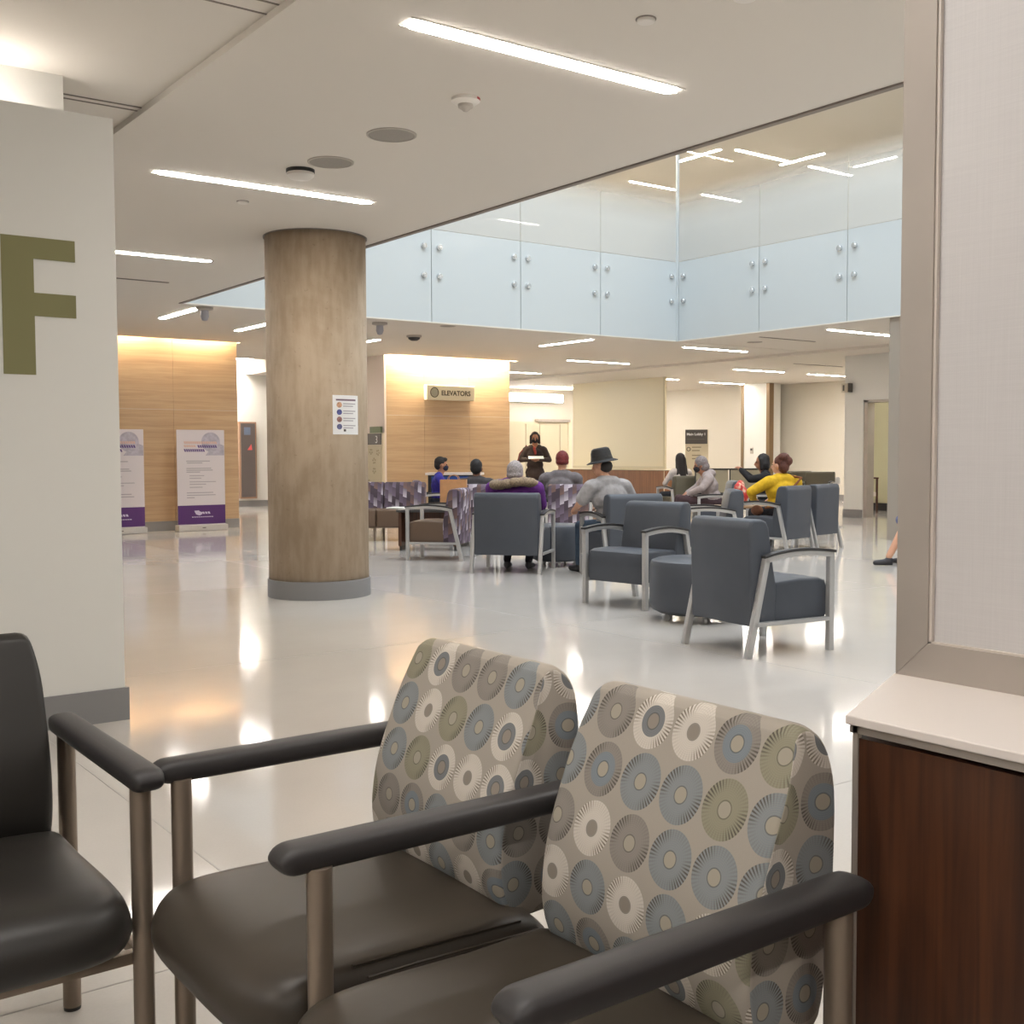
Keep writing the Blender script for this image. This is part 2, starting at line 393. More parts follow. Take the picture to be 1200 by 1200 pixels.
# doorway wall at right
YP = 13.85
struct('wall_doorway', cells(0, 3.12, [(18.2, 13.42, 18.45, YP), (18.2, -6, 18.45, 12.2)]), M_wall)
struct('wall_doorway_head', MB().box(18.2, 12.2, 2.24, 18.45, 13.42, 3.12), M_wall)
struct('baseboard_doorway', MB().box(18.185, 13.42, 0, 18.2, YP+0.012, 0.153), M_base)
d = struct('door_1', MB().box(18.22, 13.34, 0, 18.43, 13.42, 2.24), M_alu)
MB().box(18.22, 12.2, 2.19, 18.43, 13.42, 2.24).obj('head', M_alu, d, smooth=False)
MB().box(18.22, 12.2, 0, 18.43, 12.27, 2.24).obj('jamb', M_alu, d, smooth=False)
struct('wall_doorway_room', MB().box(20.8, 10, 0, 21, 15.4, 3.1), mat('pale_green_wall', (198, 194, 160), 0.8))
struct('baseboard_doorway_room', MB().box(20.78, 10, 0, 20.8, 15.4, 0.16), M_dark)
# post under the right-hand glass
struct('wall_right_post', MB().box(13.86, 9.2, 0, 14.4, 9.80, CEIL), mat('beige_post', (158, 148, 136), 0.7))

# ------------------------------------------------------------------ glass around the void
t = NT('frosted_gradient_glass'); sep = t.n('ShaderNodeSeparateXYZ'); t.put(sep.inputs[0], t.n('ShaderNodeNewGeometry').outputs['Position'])
z = sep.outputs[2]
fro = t.math('SUBTRACT', 1.0, t.step(z, 5.0, 5.75))
fro = t.math('ADD', t.math('MULTIPLY', fro, 0.92), 0.0)
out = t.t.nodes['Material Output']
tr = t.n('ShaderNodeBsdfTransparent'); tr.inputs[0].default_value = (0.97, 0.97, 0.96, 1)
df = t.n('ShaderNodeBsdfDiffuse'); df.inputs[0].default_value = rgb((216, 219, 218))
tl = t.n('ShaderNodeBsdfTranslucent'); tl.inputs[0].default_value = rgb((224, 223, 218))
m1 = t.n('ShaderNodeMixShader'); m1.inputs[0].default_value = 0.3; t.t.links.new(df.outputs[0], m1.inputs[1]); t.t.links.new(tl.outputs[0], m1.inputs[2])
m2 = t.n('ShaderNodeMixShader'); t.put(m2.inputs[0], fro); t.t.links.new(tr.outputs[0], m2.inputs[1]); t.t.links.new(m1.outputs[0], m2.inputs[2])
gl = t.n('ShaderNodeBsdfGlossy'); gl.inputs['Roughness'].default_value = 0.02
fr = t.n('ShaderNodeFresnel'); fr.inputs[0].default_value = 1.45
m3 = t.n('ShaderNodeMixShader'); t.put(m3.inputs[0], t.math('MULTIPLY', fr.outputs[0], t.math('SUBTRACT', 1.0, t.n('ShaderNodeNewGeometry').outputs['Backfacing']))); t.t.links.new(m2.outputs[0], m3.inputs[1]); t.t.links.new(gl.outputs[0], m3.inputs[2])
t.t.links.new(m3.outputs[0], out.inputs[0]); M_glass = t.m
M_spandrel = mat('pale_blue_back_painted_glass', (198, 205, 207), 0.12)
M_seal = mat('clear_seal', (176, 184, 186), 0.4)
def glass_wall(name, axis, fixed, seams, zt=7.4):
    w = thing(name, None, None); w['kind'] = 'structure'
    for a, b in zip(seams[:-1], seams[1:]):
        lo, hi = min(a, b)+0.006, max(a, b)-0.006
        def bx(z0, z1, th0, th1):
            return MB().box(lo, fixed+th0, z0, hi, fixed+th1, z1) if axis == 'x' else MB().box(fixed+th0, lo, z0, fixed+th1, hi, z1)
        bx(4.49, zt, 0.0, 0.012).obj('glass_pane', M_glass, w, smooth=False)
        bx(CEIL+0.002, 4.484, 0.0, 0.02).obj('spandrel_pane', M_spandrel, w, smooth=False)
        for e in (lo+0.125, hi-0.125):
            for zz in (3.82, 4.235):
                p = Vector((e, fixed, zz)) if axis == 'x' else Vector((fixed, e, zz))
                d = Vector((0, -0.035, 0)) if axis == 'x' else Vector((-0.035, 0, 0))
                b = MB().cyl(p, p+d, 0.043, 0.043, 20); b.cyl(p+d, p+d*1.3, 0.036, 0.030, 20)
                b.obj('standoff', M_steel, w)
    return w
glass_wall('window_1', 'x', YG, (5.19, 7.27, 8.88, 10.49, 12.10, 13.80))
glass_wall('window_2', 'y', XG, (13.95, 12.17, 10.50, 8.83, 7.16, 5.49, 3.8, 2.1, 0.4, -1.3, -3.0))
struct('trim_8', MB().box(XG-0.035, YG-0.03, CEIL, XG+0.01, YG+0.01, 7.4), mat('pale_corner_post', (214, 220, 222), 0.3, 0.3))
struct('trim_9', cells(CEIL-0.006, CEIL+0.01, [(XA, YG-0.004, XG, YG+0.05), (XG-0.004, -3, XG+0.05, YG)]), M_trim)

# ------------------------------------------------------------------ ceiling lights
def strip_light(x, y, z, along, L, label, w=0.10, group=None):
    o = thing('ceiling_light', label, 'light', (x, y, z), 0 if along == 'x' else PI/2, group)
    hl, hw = L/2, w/2
    MB().prism([(-hl, 0), (-hl+hw*0.9, -hw), (hl-hw*0.9, -hw), (hl, 0), (hl-hw*0.9, hw), (-hl+hw*0.9, hw)], -0.008, 0.004, 'xy').obj('diffuser', M_lamp, o, smooth=False)
    f = MB()
    for sgn in (-1, 1): f.box(-hl-0.01, sgn*(hw+0.004)-0.004, -0.004, hl+0.01, sgn*(hw+0.004)+0.004, 0.002)
    f.obj('trim', M_trim, o, smooth=False); return o
LIGHTS = [
 (3.48, 4.365, 'x', 1.65, 'largest and nearest ceiling strip light, top centre of the photo'),
 (3.48, 7.61, 'x', 1.65, 'long ceiling strip light left of and above the concrete column'),
 (3.48, 10.8, 'x', 1.65, 'ceiling strip light partly behind the F wall, third in its row'),
 (5.52, 15.0, 'y', 1.42, 'short slanted strip light left of the column under the void glass corner'),
 (7.0, 15.9, 'y', 1.42, 'short slanted strip light touching the left edge of the column'),
 (9.47, 17.25, 'y', 1.42, 'short slanted strip light just right of the column'),
 (12.38, 15.23, 'y', 1.42, 'slanted strip light under the left glass near its corner'),
 (15.57, 18.04, 'x', 1.69, 'strip light right of the elevator wall and before the cream screen'),
 (15.8, 21.4, 'x', 1.7, 'strip light cut by the right edge of the elevator wall'),
 (15.48, 14.65, 'x', 1.66, 'strip light just below the glass corner post'),
 (15.25, 11.3, 'x', 1.66, 'strip light under the right glass touching the near metal frame'),
]
LIGHTS2 = [
 (19.8, 17.4, 'x', 1.66, 'strip light over the white pier, middle of three at right'),
 (22.45, 17.5, 'x', 1.66, 'strip light meeting the doorway wall at right'),
 (19.98, 20.65, 'x', 1.0, 'strip light mostly hidden by the right edge of the cream screen'),
 (22.5, 21.05, 'x', 1.66, 'strip light just above the wood trimmed white pier, lowest at right'),
 (19.85, 24.8, 'x', 1.5, 'strip light left of the cream screen near the far doors'),
]
for x, y, a, L, lab in LIGHTS: strip_light(x, y, CEIL, a, L, lab)
for x, y, a, L, lab in LIGHTS2: strip_light(x, y, CEIL2, a, L, lab)
UP = [
 (18.65, 16.36, 'x', 1.64, 'upper floor strip light seen brightest through the right glass'),
 (18.65, 19.66, 'x', 1.5, 'upper floor strip light left of the glass corner post'),
 (17.56, 17.14, 'y', 1.25, 'upper floor slanted strip light right beside the corner post'),
 (20.9, 16.35, 'x', 1.5, 'upper floor strip light second in the right glass row'),
 (20.9, 19.62, 'x', 1.4, 'upper floor strip light blurred by the frosting'),
 (19.57, 16.07, 'y', 1.2, 'upper floor slanted strip light crossing above the brightest one'), (21.03, 15.3, 'y', 1.1, 'upper floor slanted strip light nearest the metal frame'),
 (18.6, 3.13, 'x', 1.4, 'upper floor strip light mirrored highest in the left glass'), (18.8, -0.05, 'x', 1.7, 'upper floor strip light mirrored in the left glass, second from right'),
 (18.7, -3.4, 'x', 1.5, 'upper floor strip light mirrored in the left glass, third from right'),
]
for x, y, a, L, lab in UP: strip_light(x, y, 7.5, a, L, lab)
# unseen lamps added on the upper level's near side for reflections in the glass
NEAR_UP = [(11.0, 2.7), (9.3, -0.3)]
for x, y in ((3.3, 2.9), (3.3, -0.4), (3.3, 6.2)):
    area_lamp('unseen_upper_lamp', (x, y, 7.48), 1.6, 0.08, 70, (1.0, 0.88, 0.72))
for x, y in ((15.4, 9.0), (15.4, 5.0), (10, 17), (10, 20), (10, 24), (14.5, 20), (14.5, 24), (22.5, 23)):  # more unseen lamps added to light the upper rooms behind the glass
    area_lamp('unseen_upper_lamp', (x, y, 7.48), 1.6, 0.08, 70, (1.0, 0.88, 0.72))
lb = thing('light_box', 'wide glowing white panel high on the far door wall', 'light', (19.9, 25.975, 2.74))
MB().box(-1.05, -0.10, -0.02, 1.05, 0.022, 0.23, 0.01).obj('housing', M_trim, lb, smooth=False)
MB().box(-1.03, -0.112, 0, 1.03, -0.10, 0.21).obj('diffuser', M_lamp, lb, smooth=False)

# ------------------------------------------------------------------ ceiling devices
sd = thing('smoke_detector', 'white smoke detector with red lettering left of the nearest strip light', 'detector', (3.47, 5.11, CEIL))
MB().lathe([(0.075, 0), (0.078, -0.018), (0.06, -0.03), (0.045, -0.034)]).obj('base', mat('white_plastic', (222, 216, 208), 0.5), sd)
MB().lathe([(0.042, -0.034), (0.04, -0.05), (0.026, -0.058), (0.012, -0.07), (0.0, -0.071)]).obj('sensor_chamber', M_grille, sd)
for k in range(5):
    a = -1.2+k*0.11
    MB().box(-0.003, -0.001, -0.012, 0.003, 0.001, 0.0).obj('red_mark', mat('red_print', (170, 60, 60), 0.6), sd, smooth=False).matrix_local = Matrix.Translation((0.078*math.cos(a), 0.078*math.sin(a), -0.004)) @ Matrix.Rotation(a+PI/2, 4, 'Z')
def speaker(x, y, lab, r=0.15, z=CEIL):
    o = thing('ceiling_speaker', lab, 'speaker', (x, y, z))
    MB().lathe([(r, 0.001), (r, -0.006), (r-0.012, -0.008), (r-0.014, 0.0)], seg=40).obj('rim', M_grille, o)
    MB().lathe([(r-0.014, 0), (r-0.014, -0.005), (0.001, -0.006)], seg=40).obj('grille', mat('speaker_mesh', (150, 144, 136), 0.8, 0, 0.12, 400), o)
speaker(3.5, 5.94, 'round grey ceiling speaker nearer the smoke detector'); speaker(3.5, 6.72, 'round grey ceiling speaker behind the white motion sensor')
speaker(9.32, 14.23, 'small far ceiling speaker under the left glass', 0.12); speaker(15.0, 13.3, 'round ceiling speaker right of the glass corner', 0.13)
ms = thing('motion_sensor', 'white motion sensor with dark top hanging by the second strip light', 'sensor', (3.43, 7.02, CEIL))
MB().lathe([(0.095, 0), (0.095, -0.022), (0.088, -0.026)]).obj('dark_collar', M_dark, ms)
MB().lathe([(0.092, -0.022), (0.092, -0.04), (0.07, -0.06), (0.0, -0.066)]).obj('dome', MATS['white_plastic'], ms)
def plate(x, y, lab, r=0.04):
    o = thing('sprinkler_plate', lab, 'sprinkler', (x, y, CEIL))
    MB().lathe([(r, 0.001), (r, -0.012), (r*0.9, -0.016), (0.001, -0.017)]).obj('cover', MATS['white_plastic'], o)
    MB().lathe([(r*1.15, 0.001), (r*1.15, -0.003), (r, -0.004)]).obj('ring', M_reveal, o)
plate(3.5, 8.14, 'small white sprinkler cover left of the column top'); plate(3.49, 3.73, 'small white sprinkler cover right of the nearest strip light')
plate(3.65, 3.30, 'dark rimmed cover cut by the top edge of the photo', 0.05)
def pendant(x, y, lab):
    o = thing('camera_pendant', lab, 'camera', (x, y, CEIL))
    MB().lathe([(0.11, 0), (0.11, -0.03), (0.05, -0.045)]).obj('mount', M_grille, o)
    MB().lathe([(0.05, -0.04), (0.055, -0.12), (0.035, -0.17), (0.001, -0.18)]).obj('body', mat('grey_plastic', (160, 158, 165), 0.5), o)
pendant(5.56, 14.2, 'grey ceiling camera left of the column beside a slanted strip light'); pendant(8.27, 14.42, 'grey ceiling camera right of the column')
dm = thing('dome_camera', 'dark dome camera on the ceiling before the elevator wall', 'camera', (9.61, 15.66, CEIL))
MB().lathe([(0.12, 0), (0.12, -0.03), (0.1, -0.035)]).obj('ring', M_grille, dm); MB().lathe([(0.1, -0.03), (0.09, -0.06), (0.05, -0.085), (0.001, -0.09)]).obj('dome', M_dark, dm)
for x, y, L, lab in ((15.1, 12.66, 1.4, 'thin dark slot diffuser right of the glass corner'), (19.6, 15.6, 1.6, 'thin dark slot diffuser before the doorway wall'), (4.05, 12.4, 0.8, 'thin grey slot diffuser beside the F wall')):
    o = thing('slot_diffuser', lab, 'vent', (x, y, CEIL if x < XS else CEIL2))
    MB().box(-L/2, -0.02, -0.006, L/2, 0.02, 0.001).obj('frame', M_reveal, o, smooth=False)
    MB().box(-L/2+0.01, -0.008, -0.008, L/2-0.01, 0.008, 0).obj('slot', M_darkgrey, o, smooth=False)

# ------------------------------------------------------------------ column
CX, CY, CR = 4.60, 9.14, 0.44
t = NT('raw_concrete'); v = t.coords()
a = t.noise(v, 1.4, 6, 0.65, 0.6); b_ = t.noise(t.coords(scale=(6, 6, 1.2)), 3, 4)
pit = t.step(t.noise(v, 26, 3, 0.6), 0.66, 0.72)
cc = t.mix(t.step(t.math('ADD', t.math('MULTIPLY', a, 0.6), t.math('MULTIPLY', b_, 0.4)), 0.35, 0.65), rgb((158, 138, 114)), rgb((180, 161, 138)))
t.base(t.mix(t.math('MULTIPLY', pit, 0.35), cc, rgb((120, 100, 82)))); t.b.inputs['Roughness'].default_value = 0.75
t.bump(t.math('SUBTRACT', a, pit), 0.15, 0.01)
col = struct('trim_10', MB().lathe([(CR, 0), (CR, 3.142)], (CX, CY, 0), 72), t.m)
for p in col.data.polygons: p.use_smooth = len(p.vertices) == 4
col.name = 'column'
MB().lathe([(CR+0.004, 0), (CR+0.014, 0), (CR+0.014, 0.155), (CR+0.004, 0.158)], (CX, CY, 0), 72, cap=False).obj('baseboard', M_base, col)
MB().lathe([(CR+0.012, 3.140), (CR+0.012, 3.16), (CR-0.05, 3.16)], (CX, CY, 0), 72, cap=False).obj('reveal_ring', M_reveal, col)
# notice taped round the column
nt = thing('notice', 'white visitor notice with coloured round icons taped to the column', 'notice', (CX, CY, 0))
def cyl_patch(r, a0, a1, z0, z1, name, m, n=8):
    mb = MB()
    for k in range(n):
        b0 = a0+(a1-a0)*k/n; b1 = a0+(a1-a0)*(k+1)/n
        pts = [(r*math.cos(b0), r*math.sin(b0)), (r*math.cos(b1), r*math.sin(b1)), ((r+0.0015)*math.cos(b1), (r+0.0015)*math.sin(b1)), ((r+0.0015)*math.cos(b0), (r+0.0015)*math.sin(b0))]
        mb.prism(pts, z0, z1, 'xy')
    return mb.obj(name, m, nt, smooth=False)
AN = math.atan2(-8.86, -3.45)+0.50       # bearing of the notice on the column
hw = 0.30
cyl_patch(CR+0.002, AN-hw, AN+hw, 1.42, 1.755, 'sheet', M_paper)
cyl_patch(CR+0.0045, AN-hw*0.78, AN+hw*0.75, 1.708, 1.722, 'heading', mat('mauve_ink', (120, 100, 112), 0.8))
for k, c3 in enumerate(((196, 150, 120), (84, 88, 140), (150, 110, 105), (96, 96, 130))):
    zc = 1.672-k*0.062; a = AN-hw*0.55
    p = Vector(((CR+0.003)*math.cos(a), (CR+0.003)*math.sin(a), zc)); d = Vector((math.cos(a), math.sin(a), 0))
    MB().cyl(p, p+d*0.004, 0.024, 0.024, 18).obj('icon', mat('icon_ink_%d' % k, c3, 0.7, 0, 0.35, 60), nt, smooth=False)
    for q in range(2):
        cyl_patch(CR+0.0045, AN-hw*0.28, AN+hw*(0.72-0.2*q), zc+0.006-q*0.02, zc+0.014-q*0.02, 'printed_line', M_ink)
cyl_patch(CR+0.0045, AN-hw*0.25, AN-hw*0.08, 1.445, 1.465, 'pointer_mark', M_darkgrey)

# ------------------------------------------------------------------ signs
M_sign = mat('cream_sign_face', (224, 214, 186), 0.5)
es = thing('elevator_sign', 'cream wall sign reading ELEVATORS with a round emblem', 'sign', (12.42, 18.98, 2.31))
MB().box(-0.56, -0.12, 0, 0.57, 0.0, 0.29, 0.008).obj('box', M_sign, es, smooth=False)
M_signink = mat('dark_sign_ink', (92, 84, 64), 0.6)
text_obj('lettering', 'ELEVATORS', 0.132, M_signink, es, face_matrix((-0.23, -0.121, 0.095), (1, 0, 0)), 0.002, bold=0.004)
o = MB().lathe([(0.08, 0), (0.1, 0), (0.1, 0.004), (0.08, 0.004)], seg=32, cap=False).obj('emblem_ring', M_signink, es)
o.matrix_local = Matrix.Translation((-0.39, -0.121, 0.145)) @ Matrix.Rotation(PI/2, 4, 'X')
o = MB().lathe([(0.001, 0), (0.075, 0), (0.075, 0.003), (0.001, 0.003)], seg=32).obj('emblem_face', mat('emblem_grey', (166, 160, 140), 0.6), es)
o.matrix_local = Matrix.Translation((-0.39, -0.121, 0.145)) @ Matrix.Rotation(PI/2, 4, 'X')

dr = thing('directory_sign', 'dark topped directory panel with white numeral 3 beside the elevator wall', 'sign', (10.96, 19.0, 0))
MB().box(-0.03, -0.03, 0.0, 0.0, 0.95, 1.66).obj('backing', mat('cream_panel', (214, 200, 176), 0.6), dr, smooth=False)
MB().box(-0.045, 0.03, 1.43, -0.03, 0.92, 1.65).obj('header', mat('dark_header', (66, 60, 54), 0.5), dr, smooth=False)
MB().box(-0.045, 0.03, 0.2, -0.03, 0.92, 1.42).obj('panel', mat('beige_panel', (176, 166, 142), 0.6), dr, smooth=False)
MB().box(-0.045, 0.05, 1.66, -0.005, 0.46, 1.78).obj('green_tab', mat('green_tab', (96, 106, 74), 0.6), dr, smooth=False)
text_obj('numeral', '3', 0.2, M_paper, dr, face_matrix((-0.047, 0.25, 1.465), (0, -1, 0)), 0.002)
for k, (yy, zz) in enumerate(((0.75, 1.28), (0.42, 1.3), (0.15, 1.28), (0.62, 1.12), (0.3, 1.12), (0.68, 0.92), (0.3, 0.93), (0.52, 0.7))):
    mb = MB()
    for q in range(5):
        a = q*2*PI/5+k
        mb.ball((-0.046, yy+0.045*math.cos(a), zz+0.045*math.sin(a)), (0.002, 0.03, 0.018), 8, 6)
    mb.obj('printed_flower', mat('flower_print', (146, 136, 112), 0.7), dr)
br = thing('corridor_sign', 'tall brown plate on the corridor side of the elevator block', 'sign', (10.95, 20.2, 0))
MB().box(-0.04, -0.1, 0.15, 0.0, 0.45, 2.1, 0.004).obj('plate', mat('brown_plate', (140, 108, 80), 0.5), br, smooth=False)
MB().box(-0.05, -0.06, 0.3, -0.04, 0.41, 2.0).obj('face', mat('brown_plate_face', (150, 118, 88), 0.5), br, smooth=False)
ks = thing('corridor_display', 'tall dark framed elevator display on the bright corridor wall', 'display', (11.1, 25.58, 0))
MB().box(-0.32, -0.08, 0.2, 0.12, 0.0, 2.03, 0.008).obj('frame', mat('copper_frame', (150, 118, 96), 0.4), ks, smooth=False)
MB().box(-0.28, -0.09, 0.24, 0.08, -0.08, 1.99).obj('screen', mat('grey_screen', (88, 80, 78), 0.3), ks, smooth=False)
MB().prism([(-0.12, 1.36), (0.0, 1.36), (-0.02, 1.5)], -0.094, -0.09).obj('red_arrow', mat('red_arrow', (190, 80, 80), 0.5), ks, smooth=False)
MB().box(-0.2, -0.094, 1.72, -0.04, -0.09, 1.9).obj('blue_icon', mat('blue_icon', (96, 108, 130), 0.5), ks, smooth=False)

# roll-up banners
M_purple = mat('purple_print', (82, 42, 104), 0.6)
def banner(x, lab):
    o = thing('banner', lab, 'banner', (x, 18.1, 0), 0.0, 'purple footed banners')
    w = 0.405
    MB().box(-w-0.02, -0.10, 0.0, w+0.01, 0.10, 0.10, 0.012).obj('foot', mat('silver_foot', (196, 190, 184), 0.5, 0.2), o, smooth=False)
    MB().box(-w, -0.004, 0.10, w, 0.004, 1.66).obj('sheet', mat('banner_white', (212, 204, 206), 0.6), o, smooth=False)
    MB().box(-w, -0.006, 0.11, w, -0.004, 0.42).obj('purple_band', M_purple, o, smooth=False)
    # grey swirl in the upper right corner
    t = MB().lathe([(0.001, 0), (0.15, 0), (0.16, 0.0015), (0.001, 0.0015)], seg=32).obj('grey_globe', mat('grey_globe', (178, 172, 184), 0.7, 0, 0.15, 12), o)
    t.matrix_local = Matrix.Translation((0.17, -0.004, 1.46)) @ Matrix.Rotation(PI/2, 4, 'X')
    MB().prism([(0.08, 1.24), (0.4, 1.24), (0.4, 1.40), (0.3, 1.44), (0.16, 1.34)], -0.005, -0.004).obj('grey_shape', MATS['grey_globe'], o, smooth=False)
    def bars(rows, m, name):
        mb = MB()
        for x0, x1, zz, h in rows:
            n = max(1, int((x1-x0)/0.035))
            for k in range(n):
                a = x0+(x1-x0)*k/n; b = x0+(x1-x0)*(k+0.72)/n
                mb.prism([(a+h*0.2, zz), (b+h*0.2, zz), (b-h*0.2, zz+h), (a-h*0.2, zz+h)], -0.0065, -0.004)
        return mb.obj(name, m, o, smooth=False)
    bars([(-0.28, 0.28, 1.43, 0.04), (-0.28, -0.08, 1.375, 0.035)], mat('orange_print', (214, 176, 160), 0.7), 'orange_heading')
    bars([(-0.05, 0.28, 1.365, 0.045), (-0.28, 0.07, 1.30, 0.045)], mat('violet_print', (96, 72, 128), 0.7), 'violet_heading')
    rows = [(-0.25, 0.15, 1.14, .014), (-0.24, 0.02, 1.11, .014), (-0.25, 0.17, 1.02, .014), (-0.25, 0.2, 0.99, .014), (-0.25, -0.02, 0.96, .014),
            (-0.2, 0.05, 0.90, .012), (-0.2, 0.0, 0.86, .012), (-0.2, 0.25, 0.80, .012), (-0.2, 0.08, 0.76, .012), (-0.2, 0.02, 0.71, .012),
            (-0.25, 0.2, 0.62, .014), (-0.25, 0.24, 0.58, .014), (-0.25, -0.12, 0.54, .014)]
    mb = MB()
    for x0, x1, zz, h in rows: mb.box(x0, -0.0055, zz, x1, -0.004, zz+h)
    mb.obj('printed_lines', M_ink, o, smooth=False)
    M_wp = mat('pale_print', (206, 196, 214), 0.7)
    MB().prism([(-0.13, 0.33), (-0.10, 0.27), (-0.04, 0.25), (0.0, 0.27), (0.01, 0.30), (-0.04, 0.32), (-0.05, 0.335)], -0.008, -0.006).obj('emblem', M_wp, o, smooth=False)
    bars([(0.01, 0.15, 0.275, 0.035), (-0.17, 0.2, 0.22, 0.014)], M_wp, 'emblem_lettering')
    MB().box(-0.03, -0.102, 0.045, 0.03, -0.10, 0.06).obj('foot_badge', M_darkgrey, o, smooth=False)
    return o
banner(6.98, 'white roll-up banner with purple band standing whole before the wood wall')
banner(5.63, 'white roll-up banner with purple band cut off by the F wall edge')

ml = thing('lobby_sign', 'freestanding panel headed Main Lobby 1 behind the man in grey hood', 'sign', (17.30, 16.92, 0), math.radians(-45))
MB().box(-0.23, 0, 0.0, 0.25, 0.05, 1.74, 0.004).obj('panel', mat('cream_board', (216, 202, 172), 0.6), ml, smooth=False)
MB().box(-0.23, -0.012, 1.44, 0.23, 0, 1.74).obj('header', M_darkgrey, ml, smooth=False)
text_obj('heading', 'Main Lobby 1', 0.072, M_paper, ml, face_matrix((-0.20, -0.013, 1.62), (1, 0, 0)), 0.002, bold=0.002)
mb = MB(); mb.box(-0.20, -0.015, 1.54, 0.17, -0.012, 1.535).obj('subheading', mat('grey_subheading', (128, 120, 110), 0.7), ml, smooth=False)
o = MB().lathe([(0.03, 0), (0.045, 0), (0.045, 0.003), (0.03, 0.003)], seg=20, cap=False).obj('emblem', M_darkgrey, ml)
o.matrix_local = Matrix.Translation((-0.16, -0.002, 1.33)) @ Matrix.Rotation(PI/2, 4, 'X')
for zz, x1 in ((1.36, 0.05), (1.29, 0.02), (1.19, 0.05), (1.12, -0.06)):
    MB().box(-0.09, -0.004, zz, x1+0.05, 0, zz+0.02).obj('printed_line', mat('tan_ink', (150, 136, 112), 0.7), ml, smooth=False)
def blade(x, y, z, lab, txt=None):
    o = thing('blade_sign', lab, 'sign', (x, y, z))
    MB().box(-0.06, -0.10, 0, -0.045, 0.10, 0.17).obj('plate', mat('pale_plate', (186, 176, 158), 0.5), o, smooth=False)
    MB().box(-0.13, -0.115, 0.0, 0.0, -0.10, 0.17).obj('dark_edge', M_darkgrey, o, smooth=False)
    MB().box(-0.045, -0.07, 0.05, 0, 0.07, 0.12).obj('bracket', M_alu, o, smooth=False)
    if txt: text_obj('numeral', txt, 0.19, M_dark, o, face_matrix((-0.062, 0.075, 0.02), (0, -1, 0)), 0.002)
    else: MB().box(-0.062, 0.03, 0.03, -0.06, 0.07, 0.14).obj('dark_mark', M_darkgrey, o, smooth=False)
blade(18.19, 13.78, 2.40, 'small dark blade sign on the white wall above the doorway')
st = thing('wall_device', 'small pale switch device on the white pier behind the woman in black', 'switch', (23.44, 20.85, 1.22))
MB().box(-0.02, -0.05, 0, 0.0, 0.05, 0.16, 0.006).obj('plate', M_grille, st, smooth=False); MB().box(-0.03, -0.03, 0.09, -0.02, 0.03, 0.14).obj('button', M_dark, st, smooth=False)

# far doors
dw = struct('door_2', MB().box(18.9, 25.9, 0, 21.15, 26.0, 2.16), mat('pale_door', (208, 198, 172), 0.6))
MB().box(20.0, 25.84, 2.16, 21.2, 26.0, 2.24).obj('closer_rail', M_alu, dw, smooth=False)
MB().box(21.15, 25.86, 0, 21.28, 26.0, 2.24).obj('jamb', mat('pale_jamb', (224, 214, 188), 0.6), dw, smooth=False)
for x in (19.6, 20.1, 20.85): MB().box(x-0.012, 25.885, 0.1, x+0.012, 25.9, 2.1).obj('stile', mat('tan_door_stile', (176, 166, 142), 0.6), dw, smooth=False)  # stile strips slightly darker than the door faces
ns = thing('door_notice', 'narrow pale notice with dark lines at the edge of the elevator wall', 'notice', (18.55, 25.978, 0))
MB().box(-0.25, 0, 0.9, 0.25, 0.02, 2.16).obj('sheet', mat('pale_notice', (222, 212, 188), 0.7), ns, smooth=False)
for zz in (2.07, 1.77, 1.69): MB().box(-0.2, -0.006, zz, 0.24, 0, zz+0.035).obj('printed_line', M_darkgrey, ns, smooth=False)
# upper level bits seen through the clear glass
up = thing('upper_sign', 'small sign with numeral 2 seen through the upper glass', 'sign', (20.2, 13.6, 6.72))
MB().box(-0.02, -0.16, 0, 0.0, 0.16, 0.3).obj('plate', mat('pale_plate', (186, 176, 158), 0.5), up, smooth=False)
MB().box(-0.06, -0.26, -0.02, 0, -0.18, 0.32).obj('dark_edge', M_darkgrey, up, smooth=False)
text_obj('numeral', '2', 0.3, M_dark, up, face_matrix((-0.022, 0.11, 0.04), (0, -1, 0)), 0.002)
struct('wall_upper_right', MB().box(20.22, 8, 4.46, 20.4, 13.9, 7.5), M_cream)
struct('trim_11', MB().box(20.12, 13.92, 4.46, 20.35, 14.08, 7.3), M_bronze)

